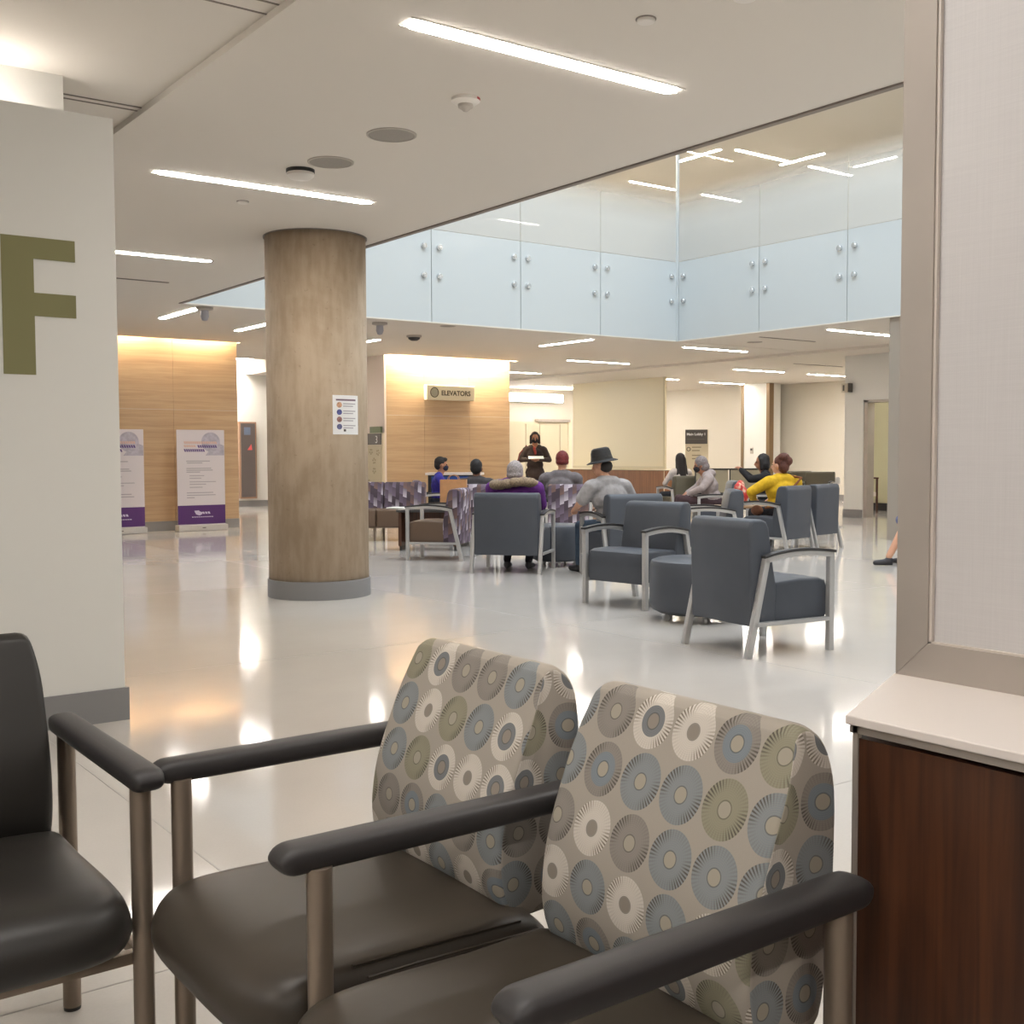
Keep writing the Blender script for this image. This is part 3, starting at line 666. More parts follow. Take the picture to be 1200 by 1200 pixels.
# ------------------------------------------------------------------ near and far screens on counters
def divider(name, label, X, y_end, y_far, cut, wood_m, frame_m, cap_m, glass_m, ztop, back=0.66, setback=0.33):
    """cabinet along Y with a solid cap and a tall framed translucent screen; front faces -X, end nearest y_end"""
    o = thing(name, label, 'counter', (X, y_end, 0))
    L = y_far-y_end; sg = 1 if L > 0 else -1; Z = 0.86
    e = lambda x: -sg*cut*x     # oblique end line
    MB().prism([(0.015, e(0.015)+sg*0.012), (0.015, L), (back-0.015, L), (back-0.015, e(back-0.015)+sg*0.012)], 0.10, Z-0.035, 'xy').obj('cabinet', wood_m, o, smooth=False)
    MB().prism([(0.05, e(0.05)+sg*0.05), (0.05, L), (back-0.05, L), (back-0.05, e(back-0.05)+sg*0.05)], 0.0, 0.10, 'xy').obj('plinth', M_dark, o, smooth=False)
    MB().prism([(0, 0), (0, L), (back, L), (back, e(back))], Z-0.014, Z, 'xy', 0.002, 2).obj('cap', cap_m, o, smooth=False)
    MB().prism([(0.012, e(0.012)+sg*0.004), (0.012, L), (0.03, L), (0.03, e(0.03)+sg*0.004)], Z-0.028, Z-0.016, 'xy').obj('edge_strip', frame_m, o, smooth=False)
    MB().box(0.012, 0.004*sg, 0, 0.022, 0.013*sg, Z-0.016).obj('corner_strip', frame_m, o, smooth=False)
    # screen
    xs = setback
    y0 = e(setback)+sg*0.004 if cut else sg*0.31
    fw = 0.062
    sc = MB()
    sc.prism([(y0, Z), (y0+sg*fw, Z+fw), (y0+sg*fw, ztop), (y0, ztop)], xs, xs+0.055, 'yz')
    stile = sc.obj('screen_stile', frame_m, o, smooth=False)
    MB().prism([(y0+sg*0.0008, Z), (L, Z), (L, Z+fw), (y0+sg*(fw+0.0008), Z+fw)], xs, xs+0.055, 'yz').obj('screen_rail', frame_m, o, smooth=False)
    MB().box(xs+0.012, y0+sg*(fw-0.004), Z+fw-0.004, xs+0.03, L, ztop).obj('screen_panel', glass_m, o, smooth=False)
    b = MB(); b.box(xs+0.004, y0+sg*fw, Z+fw, xs+0.014, y0+sg*(fw+0.005), ztop); b.box(xs+0.004, y0+sg*fw, Z+fw, xs+0.014, L, Z+fw+0.003)
    b.obj('glazing_bead', mat('bead', (206, 196, 186), 0.4), o, smooth=False)
    return o
t = NT('linen_glass'); v = t.coords()
lin1 = t.noise(t.coords(scale=(1, 300, 4)), 2, 2); lin2 = t.noise(t.coords(scale=(1, 4, 300)), 2, 2)
t.base(t.mix(t.math('MULTIPLY', t.math('ADD', lin1, lin2), 0.5), rgb((188, 184, 183)), rgb((210, 206, 204))))
t.b.inputs['Roughness'].default_value = 0.3; M_linen = t.m
divider('reception_counter', 'walnut fronted counter with white cap and tall linen glass screen at right', 1.39, 1.05, -4.5, 0.45, M_walnut, M_alu, M_cap, M_linen, 3.14)
M_creamf = mat('cream_screen_frame', (206, 194, 164), 0.6)
divider('check_in_counter', 'far walnut counter with a tall cream screen up to the ceiling', 18.97, 19.62, 23.43, 0.0, M_walnut2, M_creamf, mat('cream_cap', (226, 216, 190), 0.5), mat('cream_translucent_panel', (222, 210, 180), 0.35), 3.09)

# ------------------------------------------------------------------ foreground guest seating
UVF = lambda co, n: (co.x, co.z) if abs(n.y) > 0.75 else (co.y, co.z*1.02+(max(0.0, -0.572-co.x) if co.z > 0.8 else 0.0))
def arc(cx, cz, r, a0, a1, n=6):
    return [(cx+r*math.cos(math.radians(a0+(a1-a0)*k/n)), cz+r*math.sin(math.radians(a0+(a1-a0)*k/n))) for k in range(n+1)]
# local frame of a guest seat: +x is the way it faces, origin below the front tip of its armrests
BACK_PROF = [(-0.455, 0.44), (-0.437, 0.49), (-0.436, 0.55), (-0.452, 0.63), (-0.492, 0.73), (-0.522, 0.793)] + arc(-0.576, 0.8295, 0.033, 28, 118, 5) + [(-0.612, 0.842), (-0.624, 0.81), (-0.628, 0.74), (-0.622, 0.60), (-0.60, 0.46), (-0.57, 0.425), (-0.49, 0.42)]
SEAT_PROF = [(-0.49, 0.44), (-0.30, 0.447), (-0.12, 0.452), (-0.03, 0.447), (0.02, 0.430), (0.045, 0.402), (0.047, 0.372), (0.03, 0.345), (-0.01, 0.325), (-0.10, 0.315), (-0.49, 0.335)]
def smooth_loop(P, n=4):
    """closed Catmull-Rom through the points"""
    out = []; N = len(P)
    for k in range(N):
        p0, p1, p2, p3 = P[k-1], P[k], P[(k+1) % N], P[(k+2) % N]
        for q in range(n):
            t = q/n
            out.append(tuple(0.5*(2*b+(c-a)*t+(2*a-5*b+4*c-d)*t*t+(3*b-a-3*c+d)*t**3) for a, b, c, d in zip(p0, p1, p2, p3)))
    return out
SEAT_LOOP = smooth_loop(SEAT_PROF, 4)
def guest_seat(root, yc, pitch, m_seat, m_back, sides=()):
    hw = (pitch-(0.018 if m_seat is M_taupe else 0.055))/2
    rings = []; N = 26
    for k in range(N+1):
        q = math.sin((k/N-0.5)*PI)            # denser toward the sides
        a = abs(q); side = max(0.02, 1-a**14)**0.5; ring = []
        for x, z in SEAT_LOOP:
            f = max(0.0, (x+0.20)/0.25)         # 0 at mid seat, 1 at the front
            x2 = x-0.075*f*f*a**5
            z2 = 0.372+(z-0.372)*(1-(1-side)*0.75)+0.008*(1-a*a)*max(0, min(1, (z-0.40)/0.04))
            ring.append((x2, yc+q*hw, z2))
        rings.append(ring)
    s = MB().loft(rings).obj('seat', m_seat, root, ang=70)
    for sg in sides:
        pp = [(x, yc+sg*(hw-0.016), z) for x, z in ((-0.46, 0.435), (-0.34, 0.440), (-0.22, 0.444), (-0.13, 0.445))]
        MB().tube(pp, 0.0030, 6).obj('piping', m_seat, s)
    w = pitch-0.112
    hb = w/2-0.002; loop = smooth_loop(BACK_PROF, 3); cx, cz = -0.54, 0.63; rings = []
    for q, sc in ((-1, 0.86), (-0.995, 0.91), (-0.975, 0.955), (-0.945, 0.985), (-0.90, 1.0)):
        rings.append([(cx+(x-cx)*sc, yc+q*hb, cz+(z-cz)*(1-(1-sc)*0.35)) for x, z in loop])
    rings += [[(x, 2*yc-y, z) for x, y, z in r] for r in rings[::-1]]
    b = MB().loft(rings)
    for v in b.bm.verts:
        q = max(0.0, (v.co.z-0.74)/0.125); v.co.y = yc+(v.co.y-yc)*(1-0.085*q*q)
    bo = b.obj('backrest', m_back, root, ang=70, uv=UVF)
    seam = MB().tube([(x+0.02, yc-w/2+0.012+0.02*max(0, (z-0.74)/0.125)**2, z) for x, z in [(-0.548, 0.78), (-0.511, 0.70), (-0.474, 0.61), (-0.462, 0.52)]], 0.0022, 6)
    seam.obj('seam', m_back, bo, uv=UVF)
    return bo
def guest_arm(root, y, tip=0.012):
    xs = []; r = 0.030; x0, x1 = -0.602, tip
    for k in range(7): a = k/6*PI/2; xs.append((x0+r*(1-math.sin(a)), math.sin(a)))
    xs = [(x0+r*(1-math.cos(k/6*PI/2)), math.sin(k/6*PI/2)) for k in range(7)]+[(x1-r*(1-math.cos(k/6*PI/2)), math.sin(k/6*PI/2)) for k in range(6, -1, -1)]
    rings = []
    for x, q in xs:
        hy = 0.031*(0.62+0.38*q); hz = 0.0225*max(0.05, q); ring = []
        for k in range(24):
            t = 2*PI*k/24; c, d = math.cos(t), math.sin(t)
            ring.append((x, y+hy*math.copysign(abs(c)**0.62, c), 0.650+hz*math.copysign(abs(d)**0.62, d)))
        rings.append(ring)
    MB().loft(rings).obj('armrest', M_arm, root, ang=70)
def guest_leg(root, x, y, top):
    MB().cyl((x, y, 0.008), (x, y, top), 0.0195, 0.0195, 24).obj('leg', M_leg, root, ang=50)
    o = MB().lathe([(0.0, 0), (0.0185, 0.0), (0.019, 0.009), (0.0, 0.009)], (x, y, 0), 20); o.obj('glide', M_dark, root)
def guest_bench(name, label, loc, rot, n, pitch, m_seat, m_back, group=None):
    """row of n seats sharing arms; local origin at the front tip of the first arm"""
    root = thing(name, label, 'chair', loc, rot, group)
    for k in range(n+1):
        y = k*pitch
        guest_arm(root, y, -0.004 if n > 1 and k == 0 else 0.012)
        dy = (0.02 if k < n else 0.0) if n > 1 else 0.0
        guest_leg(root, -0.052, y+dy, 0.636); guest_leg(root, -0.555, y+dy, 0.636)
        MB().box(-0.555, y+dy-0.010, 0.285, -0.048, y+dy+0.010, 0.31, 0.004).obj('side_rail', M_leg, root)
    for x in (-0.07, -0.50):
        MB().box(x-0.012, 0, 0.288, x+0.012, n*pitch, 0.312, 0.004).obj('cross_rail', M_leg, root)
    for k in range(n): guest_seat(root, (k+0.5)*pitch, pitch, m_seat, m_back, [sg for sg in (-1, 1) if 0 <= k+sg < n])
    return root
# the two-seat bench faces -x, its arms lie along x
guest_bench('tandem_chair', 'two-seat waiting chair with dotted backs and taupe seats in the foreground', (0.702, 2.105, 0), PI, 2, 0.574, M_taupe, M_dots)
guest_bench('guest_chair', 'dark charcoal vinyl armchair at the left edge beside the two-seat bench', (0.135, 2.055, 0), -PI/2, 1, 0.548, M_black, M_black)

# ------------------------------------------------------------------ lounge chairs in the hall
def curve_pts(p, n=8):
    out = []
    (x0, z0), (x1, z1), (x2, z2) = p
    for k in range(n+1):
        q = k/n; out.append(((1-q)**2*x0+2*q*(1-q)*x1+q*q*x2, (1-q)**2*z0+2*q*(1-q)*z1+q*q*z2))
    return out
def lounge_parts(root, w, m_body, m_back=None, m_frame=None, arms=(1, 1), uvs=None):
    m_back = m_back or m_body; m_frame = m_frame or M_silver
    hw = w/2
    for sg, on in zip((-1, 1), arms):
        y = sg*(hw-0.012)
        def bar(poly, nm, mm=m_frame, t=0.019, par=root):
            return MB().prism(poly, y-t, y+t, 'xz', 0.003, 2).obj(nm, mm, par)
        top = 0.60 if on else 0.25
        bar([(0.305, 0.0), (0.345, 0.0), (0.345, top), (0.305, top)], 'leg')
        bar([(-0.355, 0.0), (-0.312, 0.0), (-0.175, 0.60 if on else 0.4), (-0.215, 0.60 if on else 0.4)], 'leg')
        bar([(-0.30, 0.19), (0.31, 0.19), (0.31, 0.215), (-0.295, 0.215)], 'side_rail')
        if on:
            lo = curve_pts(((-0.215, 0.572), (0.04, 0.638), (0.345, 0.588))); hi = curve_pts(((0.345, 0.620), (0.04, 0.670), (-0.215, 0.606)))
            bar(lo+hi, 'arm_frame')
            lo = curve_pts(((-0.22, 0.606), (0.04, 0.671), (0.355, 0.620))); hi = curve_pts(((0.355, 0.636), (0.04, 0.688), (-0.22, 0.622)))
            bar(lo+hi, 'armrest', M_arm, 0.026)
    sw = hw-0.036
    seat = [(-0.12, 0.20), (0.31, 0.20), (0.326, 0.23), (0.328, 0.40), (0.312, 0.445), (0.26, 0.462), (0.10, 0.466), (-0.12, 0.452)]
    MB().prism(seat, -sw, sw, 'xz', 0.022, 3).obj('seat', m_body, root, ang=50, uv=UVF)
    back = [(-0.295, 0.19), (-0.10, 0.19), (-0.09, 0.42), (-0.115, 0.55), (-0.155, 0.79), (-0.175, 0.828), (-0.21, 0.842), (-0.275, 0.842), (-0.30, 0.825), (-0.312, 0.78)]
    MB().prism(back[::-1], -sw-0.005, sw+0.005, 'xz', 0.02, 3).obj('backrest', m_back, root, ang=50, uv=UVF)
    return root
def lounge(label, x, y, deg, m_body=None, m_back=None, w=0.66, name='lounge_chair', group=None, arms=(1, 1), m_frame=None):
    o = thing(name, label, 'chair', (x, y, 0), math.radians(deg), group)
    return lounge_parts(o, w, m_body or M_slate, m_back, m_frame, arms)
lounge('nearest slate vinyl lounge chair seen from behind with silver side frame', 5.58, 4.915, -8.5)
lounge('slate lounge chair facing the bench, front seat edge towards the viewer', 6.44, 6.94, 188)
lounge('slate lounge chair with its back to us, holding the man in the black hat', 7.80, 8.66, 74)
lounge('slate lounge chair seen square from behind, holding the person in purple', 7.18, 9.72, 39, w=0.76)
lounge('slate lounge chair seen from behind, holding the woman in yellow', 11.07, 9.42, 100)
lounge('empty slate lounge chair right of the woman in yellow', 11.93, 9.66, 100)
lounge('slate lounge chair in side view between the hooded man and the nearest chair', 9.38, 8.92, 140)
lounge('slate lounge chair in side view under the man in the grey hood', 12.32, 11.60, 142)
def ottoman(x, y, lab, r=0.35):
    o = thing('ottoman', lab, 'ottoman', (x, y, 0))
    MB().lathe([(0.001, 0.055), (r-0.07, 0.055), (r-0.02, 0.08), (r, 0.13), (r, 0.41), (r-0.015, 0.445), (r-0.06, 0.462), (0.001, 0.47)], seg=48).obj('cushion', M_slate, o)
    for k in range(5):
        a = k*2*PI/5+0.4; c = Vector(((r-0.09)*math.cos(a), (r-0.09)*math.sin(a), 0.024))
        t = Vector((-math.sin(a), math.cos(a), 0))*0.012
        w = MB().cyl(c-t, c+t, 0.024, 0.024, 14); w.cyl((c.x, c.y, 0.04), (c.x, c.y, 0.06), 0.012, 0.012, 8)
        w.obj('caster', M_silver, o)
ottoman(6.16, 6.02, 'round slate ottoman on casters behind the nearest lounge chair')
ottoman(7.92, 9.90, 'round slate ottoman by the feet of the man in the black hat', 0.30)
# patterned chairs
def patterned(lab, x, y, deg, name='patterned_chair'): return lounge(lab, x, y, deg, M_brownv, M_weave, 0.60, name)
patterned('brown seated patterned armchair in side view with a silver frame', 7.35, 11.40, 131)
patterned('patterned chair under the man in the red beanie', 9.66, 11.80, 48)
patterned('patterned chair behind the person in purple', 9.22, 12.27, 48)
patterned('patterned chair under the person in the dark jacket', 8.78, 12.74, 48)
patterned('patterned chair under the person in the blue shirt', 9.46, 14.92, -30)
# patterned sofa facing us
sf = thing('sofa', 'three-seat sofa with patterned back and brown seat right of the column', 'sofa', (8.05, 14.65, 0), math.radians(226))
for k in range(3):
    y = -0.62+k*0.62
    MB().box(-0.1, y-0.305, 0.20, 0.32, y+0.305, 0.46, 0.03, 3).obj('seat', M_brownv, sf)
    MB().prism([(-0.30, 0.3), (-0.10, 0.3), (-0.12, 0.55), (-0.16, 0.80), (-0.20, 0.84), (-0.27, 0.84), (-0.31, 0.80)][::-1], y-0.305, y+0.305, 'xz', 0.03, 3).obj('backrest', M_weave, sf, uv=UVF)
for y in (-0.85, -0.28, 0.28, 0.85):
    for x in (-0.25, 0.26): MB().cyl((x*1.05, y, 0), (x, y, 0.21), 0.016, 0.022, 12).obj('leg', M_leg, sf)
for x in (-0.25, 0.26): MB().box(x-0.015, -0.9, 0.19, x+0.015, 0.9, 0.215, 0.004).obj('rail', M_leg, sf)

# side table with papers
tb = thing('side_table', 'low table with dark top and walnut end panels holding papers', 'table', (7.93, 12.55, 0), math.radians(46))
MB().box(-0.26, -0.40, 0.50, 0.26, 0.40, 0.535, 0.006).obj('table_top', mat('black_laminate', (54, 52, 52), 0.35), tb)
for sg in (-1, 1): MB().box(-0.22, sg*0.36-0.02, 0.06, 0.22, sg*0.36+0.02, 0.50).obj('end_panel', M_walnut, tb, smooth=False); MB().box(-0.19, sg*0.36-0.012, 0, 0.19, sg*0.36+0.012, 0.06).obj('foot', M_dark, tb, smooth=False)
MB().box(-0.03, -0.34, 0.1, -0.01, 0.34, 0.5).obj('back_panel', M_walnut, tb, smooth=False)
def sheet_stack(x, y, z, deg, lab, w=0.22, l=0.3, n=3, c=None):
    o = thing('magazine', lab, 'papers', (x, y, z), math.radians(deg))
    for k in range(n):
        p = MB().box(-w/2, -l/2, k*0.006, w/2, l/2, k*0.006+0.005).obj('sheet', c or M_paper, o, smooth=False); p.rotation_euler = (0, 0, 0.12*k)
sheet_stack(7.66, 12.86, 0.535, 20, 'white papers spread on the left end of the low table')
sheet_stack(7.93, 12.62, 0.535, 100, 'grey folder lying on the middle of the low table', c=mat('grey_folder', (150, 148, 146), 0.6))
# paper shopping bag
bg_ = thing('paper_bag', 'brown paper shopping bag standing on the low table', 'bag', (8.17, 12.36, 0.535), math.radians(-40))
M_kraft = mat('kraft_paper', (188, 138, 94), 0.8, 0, 0.06, 14)
mb = MB()
for p in ([(-0.17, -0.08), (0.17, -0.08), (0.17, -0.077), (-0.17, -0.077)], [(-0.17, 0.077), (0.17, 0.077), (0.17, 0.08), (-0.17, 0.08)], [(-0.17, -0.08), (-0.167, -0.08), (-0.167, 0.08), (-0.17, 0.08)], [(0.167, -0.08), (0.17, -0.08), (0.17, 0.08), (0.167, 0.08)], [(-0.17, -0.08), (0.17, -0.08), (0.17, 0.08), (-0.17, 0.08)]):
    zt = 0.004 if p[2] == (0.17, 0.08) and p[0] == (-0.17, -0.08) else 0.38
    mb.prism(p, 0.0, zt, 'xy')
mb.obj('bag_body', M_kraft, bg_, smooth=False)
for sg in (-1, 1): MB().tube([(-0.07, sg*0.075, 0.36)]+[(0.07*math.cos(a), sg*0.075, 0.39+0.05*math.sin(a)) for a in [PI*(1-k/6) for k in range(7)]]+[(0.07, sg*0.075, 0.36)], 0.004, 6).obj('handle', M_kraft, bg_)
# blue information panel behind the seated people
dk = thing('blue_panel', 'blue screened low kiosk with pale top before the elevator wall', 'kiosk', (10.3, 15.6, 0), math.radians(-44))
MB().box(-0.42, 0, 0.0, 0.42, 0.35, 0.90).obj('cabinet', M_dark, dk, smooth=False)
MB().box(-0.46, -0.03, 0.90, 0.46, 0.38, 0.94, 0.005).obj('top', M_cap, dk, smooth=False)
MB().box(-0.36, -0.012, 0.5, 0.40, 0.0, 0.88).obj('screen', mat('blue_screen', (44, 80, 150), 0.4), dk, smooth=False)

# ------------------------------------------------------------------ far furniture
lounge('dark olive chair under the long haired person beside the far counter', 14.65, 14.68, 75, M_olivev)
lounge('dark olive chair standing second behind the woman in yellow', 19.42, 15.45, 205, M_olivev)
lounge('dark olive chair behind and left of the other olive chair by the back wall', 19.9, 16.45, 205, M_olivev)
gt = thing('glass_partition', 'low glass divider on dark legs behind the hooded man', 'divider', (14.85, 13.9, 0), math.radians(-44))
for k, x in enumerate((-0.45, 0.15)):
    MB().box(x, -0.01, 0.55, x+0.56, 0.01, 0.95).obj('pane', mat('smoked_pane', (150, 140, 118), 0.2), gt, smooth=False)
    MB().box(x-0.02, -0.02, 0, x+0.0, 0.02, 0.97).obj('post', M_dark, gt, smooth=False)
MB().box(-0.47, -0.02, 0.95, 0.73, 0.02, 0.975).obj('top_rail', M_dark, gt, smooth=False); MB().box(-0.47, -0.02, 0.53, 0.73, 0.02, 0.55).obj('bottom_rail', M_dark, gt, smooth=False)
MB().box(0.71, -0.02, 0, 0.73, 0.02, 0.97).obj('post', M_dark, gt, smooth=False)
et = thing('end_table', 'walnut end table with a white lower shelf near the doorway wall', 'table', (19.95, 14.75, 0), math.radians(-40))
MB().box(-0.3, -0.25, 0.70, 0.3, 0.25, 0.73, 0.004).obj('table_top', M_walnut, et)
for x in (-0.27, 0.27):
    for y in (-0.22, 0.22): MB().box(x-0.02, y-0.02, 0, x+0.02, y+0.02, 0.70).obj('leg', M_walnut, et, smooth=False)
MB().box(-0.28, -0.23, 0.34, 0.28, 0.23, 0.42).obj('shelf', M_cap, et, smooth=False)
hb = thing('handbag', 'black handbag lying on the walnut end table', 'bag', (19.95, 14.75, 0.73), 0.3)
MB().ball((0, 0, 0.075), (0.16, 0.10, 0.075)).obj('bag_body', M_dark, hb); MB().tube([(-0.1, 0, 0.12), (-0.05, 0, 0.18), (0.05, 0, 0.18), (0.1, 0, 0.12)], 0.01, 8).obj('handle', M_dark, hb)
ct = thing('coffee_table', 'low wooden table under the red bag by the woman in black', 'table', (11.72, 10.62, 0), math.radians(-44))
MB().box(-0.35, -0.25, 0.50, 0.35, 0.25, 0.53, 0.004).obj('table_top', mat('tan_laminate', (150, 122, 92), 0.45), ct)
for x in (-0.3, 0.3):
    for y in (-0.2, 0.2): MB().box(x-0.018, y-0.018, 0, x+0.018, y+0.018, 0.50).obj('leg', M_silver, ct, smooth=False)
sp = thing('salt_dispenser', 'small steel pump bottle on a pedestal behind the yellow sweater chairs', 'dispenser', (15.6, 12.0, 0))
MB().lathe([(0.10, 0), (0.10, 0.015), (0.015, 0.02), (0.015, 0.72), (0.04, 0.725), (0.04, 0.82), (0.02, 0.84), (0.0, 0.84)]).obj('stand', M_silver, sp)
sp.name = 'sanitiser_stand'
dc = thing('stacking_chair', 'dark slim chair with bent legs inside the doorway at right', 'chair', (19.75, 13.55, 0), math.radians(250))
for y in (-0.2, 0.2): MB().tube([(-0.25, y, 0), (-0.2, y, 0.42), (-0.26, y, 0.70), (-0.28, y, 0.88)], 0.014, 8).obj('rear_leg', M_dark, dc); MB().tube([(0.22, y, 0), (0.18, y, 0.44)], 0.014, 8).obj('front_leg', M_dark, dc)
MB().box(-0.22, -0.21, 0.43, 0.22, 0.21, 0.46, 0.01).obj('seat', M_dark, dc); MB().box(-0.29, -0.2, 0.66, -0.26, 0.2, 0.90, 0.01).obj('backrest', M_dark, dc)

# ------------------------------------------------------------------ people
ICO = None
def ico_pts():
    global ICO
    if ICO is None:
        b = bmesh.new(); bmesh.ops.create_icosphere(b, subdivisions=2, radius=1.0); ICO = np.array([v.co for v in b.verts]); b.free()
    return ICO
def hull_into(bm, pts):
    vs = [bm.verts.new(p) for p in pts]
    r = bmesh.ops.convex_hull(bm, input=vs)
    bmesh.ops.delete(bm, geom=[g for g in set(r['geom_interior']+r['geom_unused']) if isinstance(g, bmesh.types.BMVert)], context='VERTS')
def C(p, q, r0, r1, m): return ('c', np.array(p, float), np.array(q, float), r0, r1, m)
def L(c, rad, m, R=None): return ('e', np.array(c, float), np.array(rad, float), R, None, m)
def fuse(name, prims, mats, parent, voxel=0.012, smooth=2):
    bm = bmesh.new(); I = ico_pts()
    for p in prims:
        if p[0] == 'c': hull_into(bm, np.vstack((p[1]+I*p[3], p[2]+I*p[4])))
        else:
            P = I*p[2]
            if p[3] is not None: P = P @ np.array(p[3]).T
            hull_into(bm, P+p[1])
    me = bpy.data.meshes.new(name); bm.to_mesh(me); bm.free()
    o = bpy.data.objects.new(name, me); COL.objects.link(o)
    r = o.modifiers.new('r', 'REMESH'); r.mode = 'VOXEL'; r.voxel_size = voxel
    if smooth: s_ = o.modifiers.new('s', 'SMOOTH'); s_.factor = 0.5; s_.iterations = smooth
    dg = bpy.context.evaluated_depsgraph_get()
    m2 = bpy.data.meshes.new_from_object(o.evaluated_get(dg)); bpy.data.objects.remove(o); bpy.data.meshes.remove(me)
    m2.name = name; m2.materials.clear()
    for m in mats: m2.materials.append(m)
    if len(mats) > 1:
        n = len(m2.polygons); cs = np.empty(n*3); m2.polygons.foreach_get('center', cs); cs = cs.reshape(-1, 3)
        best = np.full(n, 1e9); idx = np.zeros(n, int)
        for p in prims:
            if p[0] == 'c':
                d = p[2]-p[1]; tt = np.clip(((cs-p[1])@d)/max(1e-9, d@d), 0, 1)
                dist = np.linalg.norm(cs-(p[1]+tt[:, None]*d), axis=1)-(p[3]+(p[4]-p[3])*tt)
            else:
                q = cs-p[1]
                if p[3] is not None: q = q @ np.array(p[3])
                dist = (np.linalg.norm(q/p[2], axis=1)-1)*p[2].min()
            k = dist < best; best[k] = dist[k]; idx[k] = p[5]
        m2.polygons.foreach_set('material_index', idx.astype(np.int32))
    m2.shade_smooth()
    o = bpy.data.objects.new(name, m2); COL.objects.link(o); o.parent = parent; return o
def Ry(a): return np.array(Matrix.Rotation(a, 3, 'Y'))
def Rz(a): return np.array(Matrix.Rotation(a, 3, 'Z'))
SKIN = [mat('skin_light', (202, 152, 124), 0.55), mat('skin_medium', (168, 116, 88), 0.55), mat('skin_dark', (120, 80, 60), 0.55)]
def cloth(c): return mat('cloth_%d_%d_%d' % c, c, 0.9, 0, 0.12, 18, 0.1)
def hand(prims, wrist, direction, palm_n, side, m=0):
    d = np.array(direction, float); d /= np.linalg.norm(d); n = np.array(palm_n, float); n -= d*(n@d); n /= np.linalg.norm(n); w = np.cross(d, n)*side
    wrist = np.array(wrist, float)
    prims.append(C(wrist, wrist+d*0.05, 0.026, 0.030, m))
    for k, (off, ln) in enumerate(((-0.030, 0.060), (-0.010, 0.072), (0.011, 0.068), (0.031, 0.052))):
        b = wrist+d*0.075+w*off; k1 = b+d*ln*0.5+n*0.012; k2 = k1+d*ln*0.32+n*0.028
        prims.append(C(wrist+d*0.03+w*off*0.7, b, 0.014, 0.0105, m)); prims.append(C(b, k1, 0.010, 0.0092, m)); prims.append(C(k1, k2, 0.009, 0.008, m))
    t0 = wrist+d*0.025-w*0.030; t1 = t0+d*0.035-w*0.026+n*0.01
    prims.append(C(t0, t1, 0.013, 0.011, m)); prims.append(C(t1, t1+d*0.03+n*0.012, 0.0105, 0.009, m))
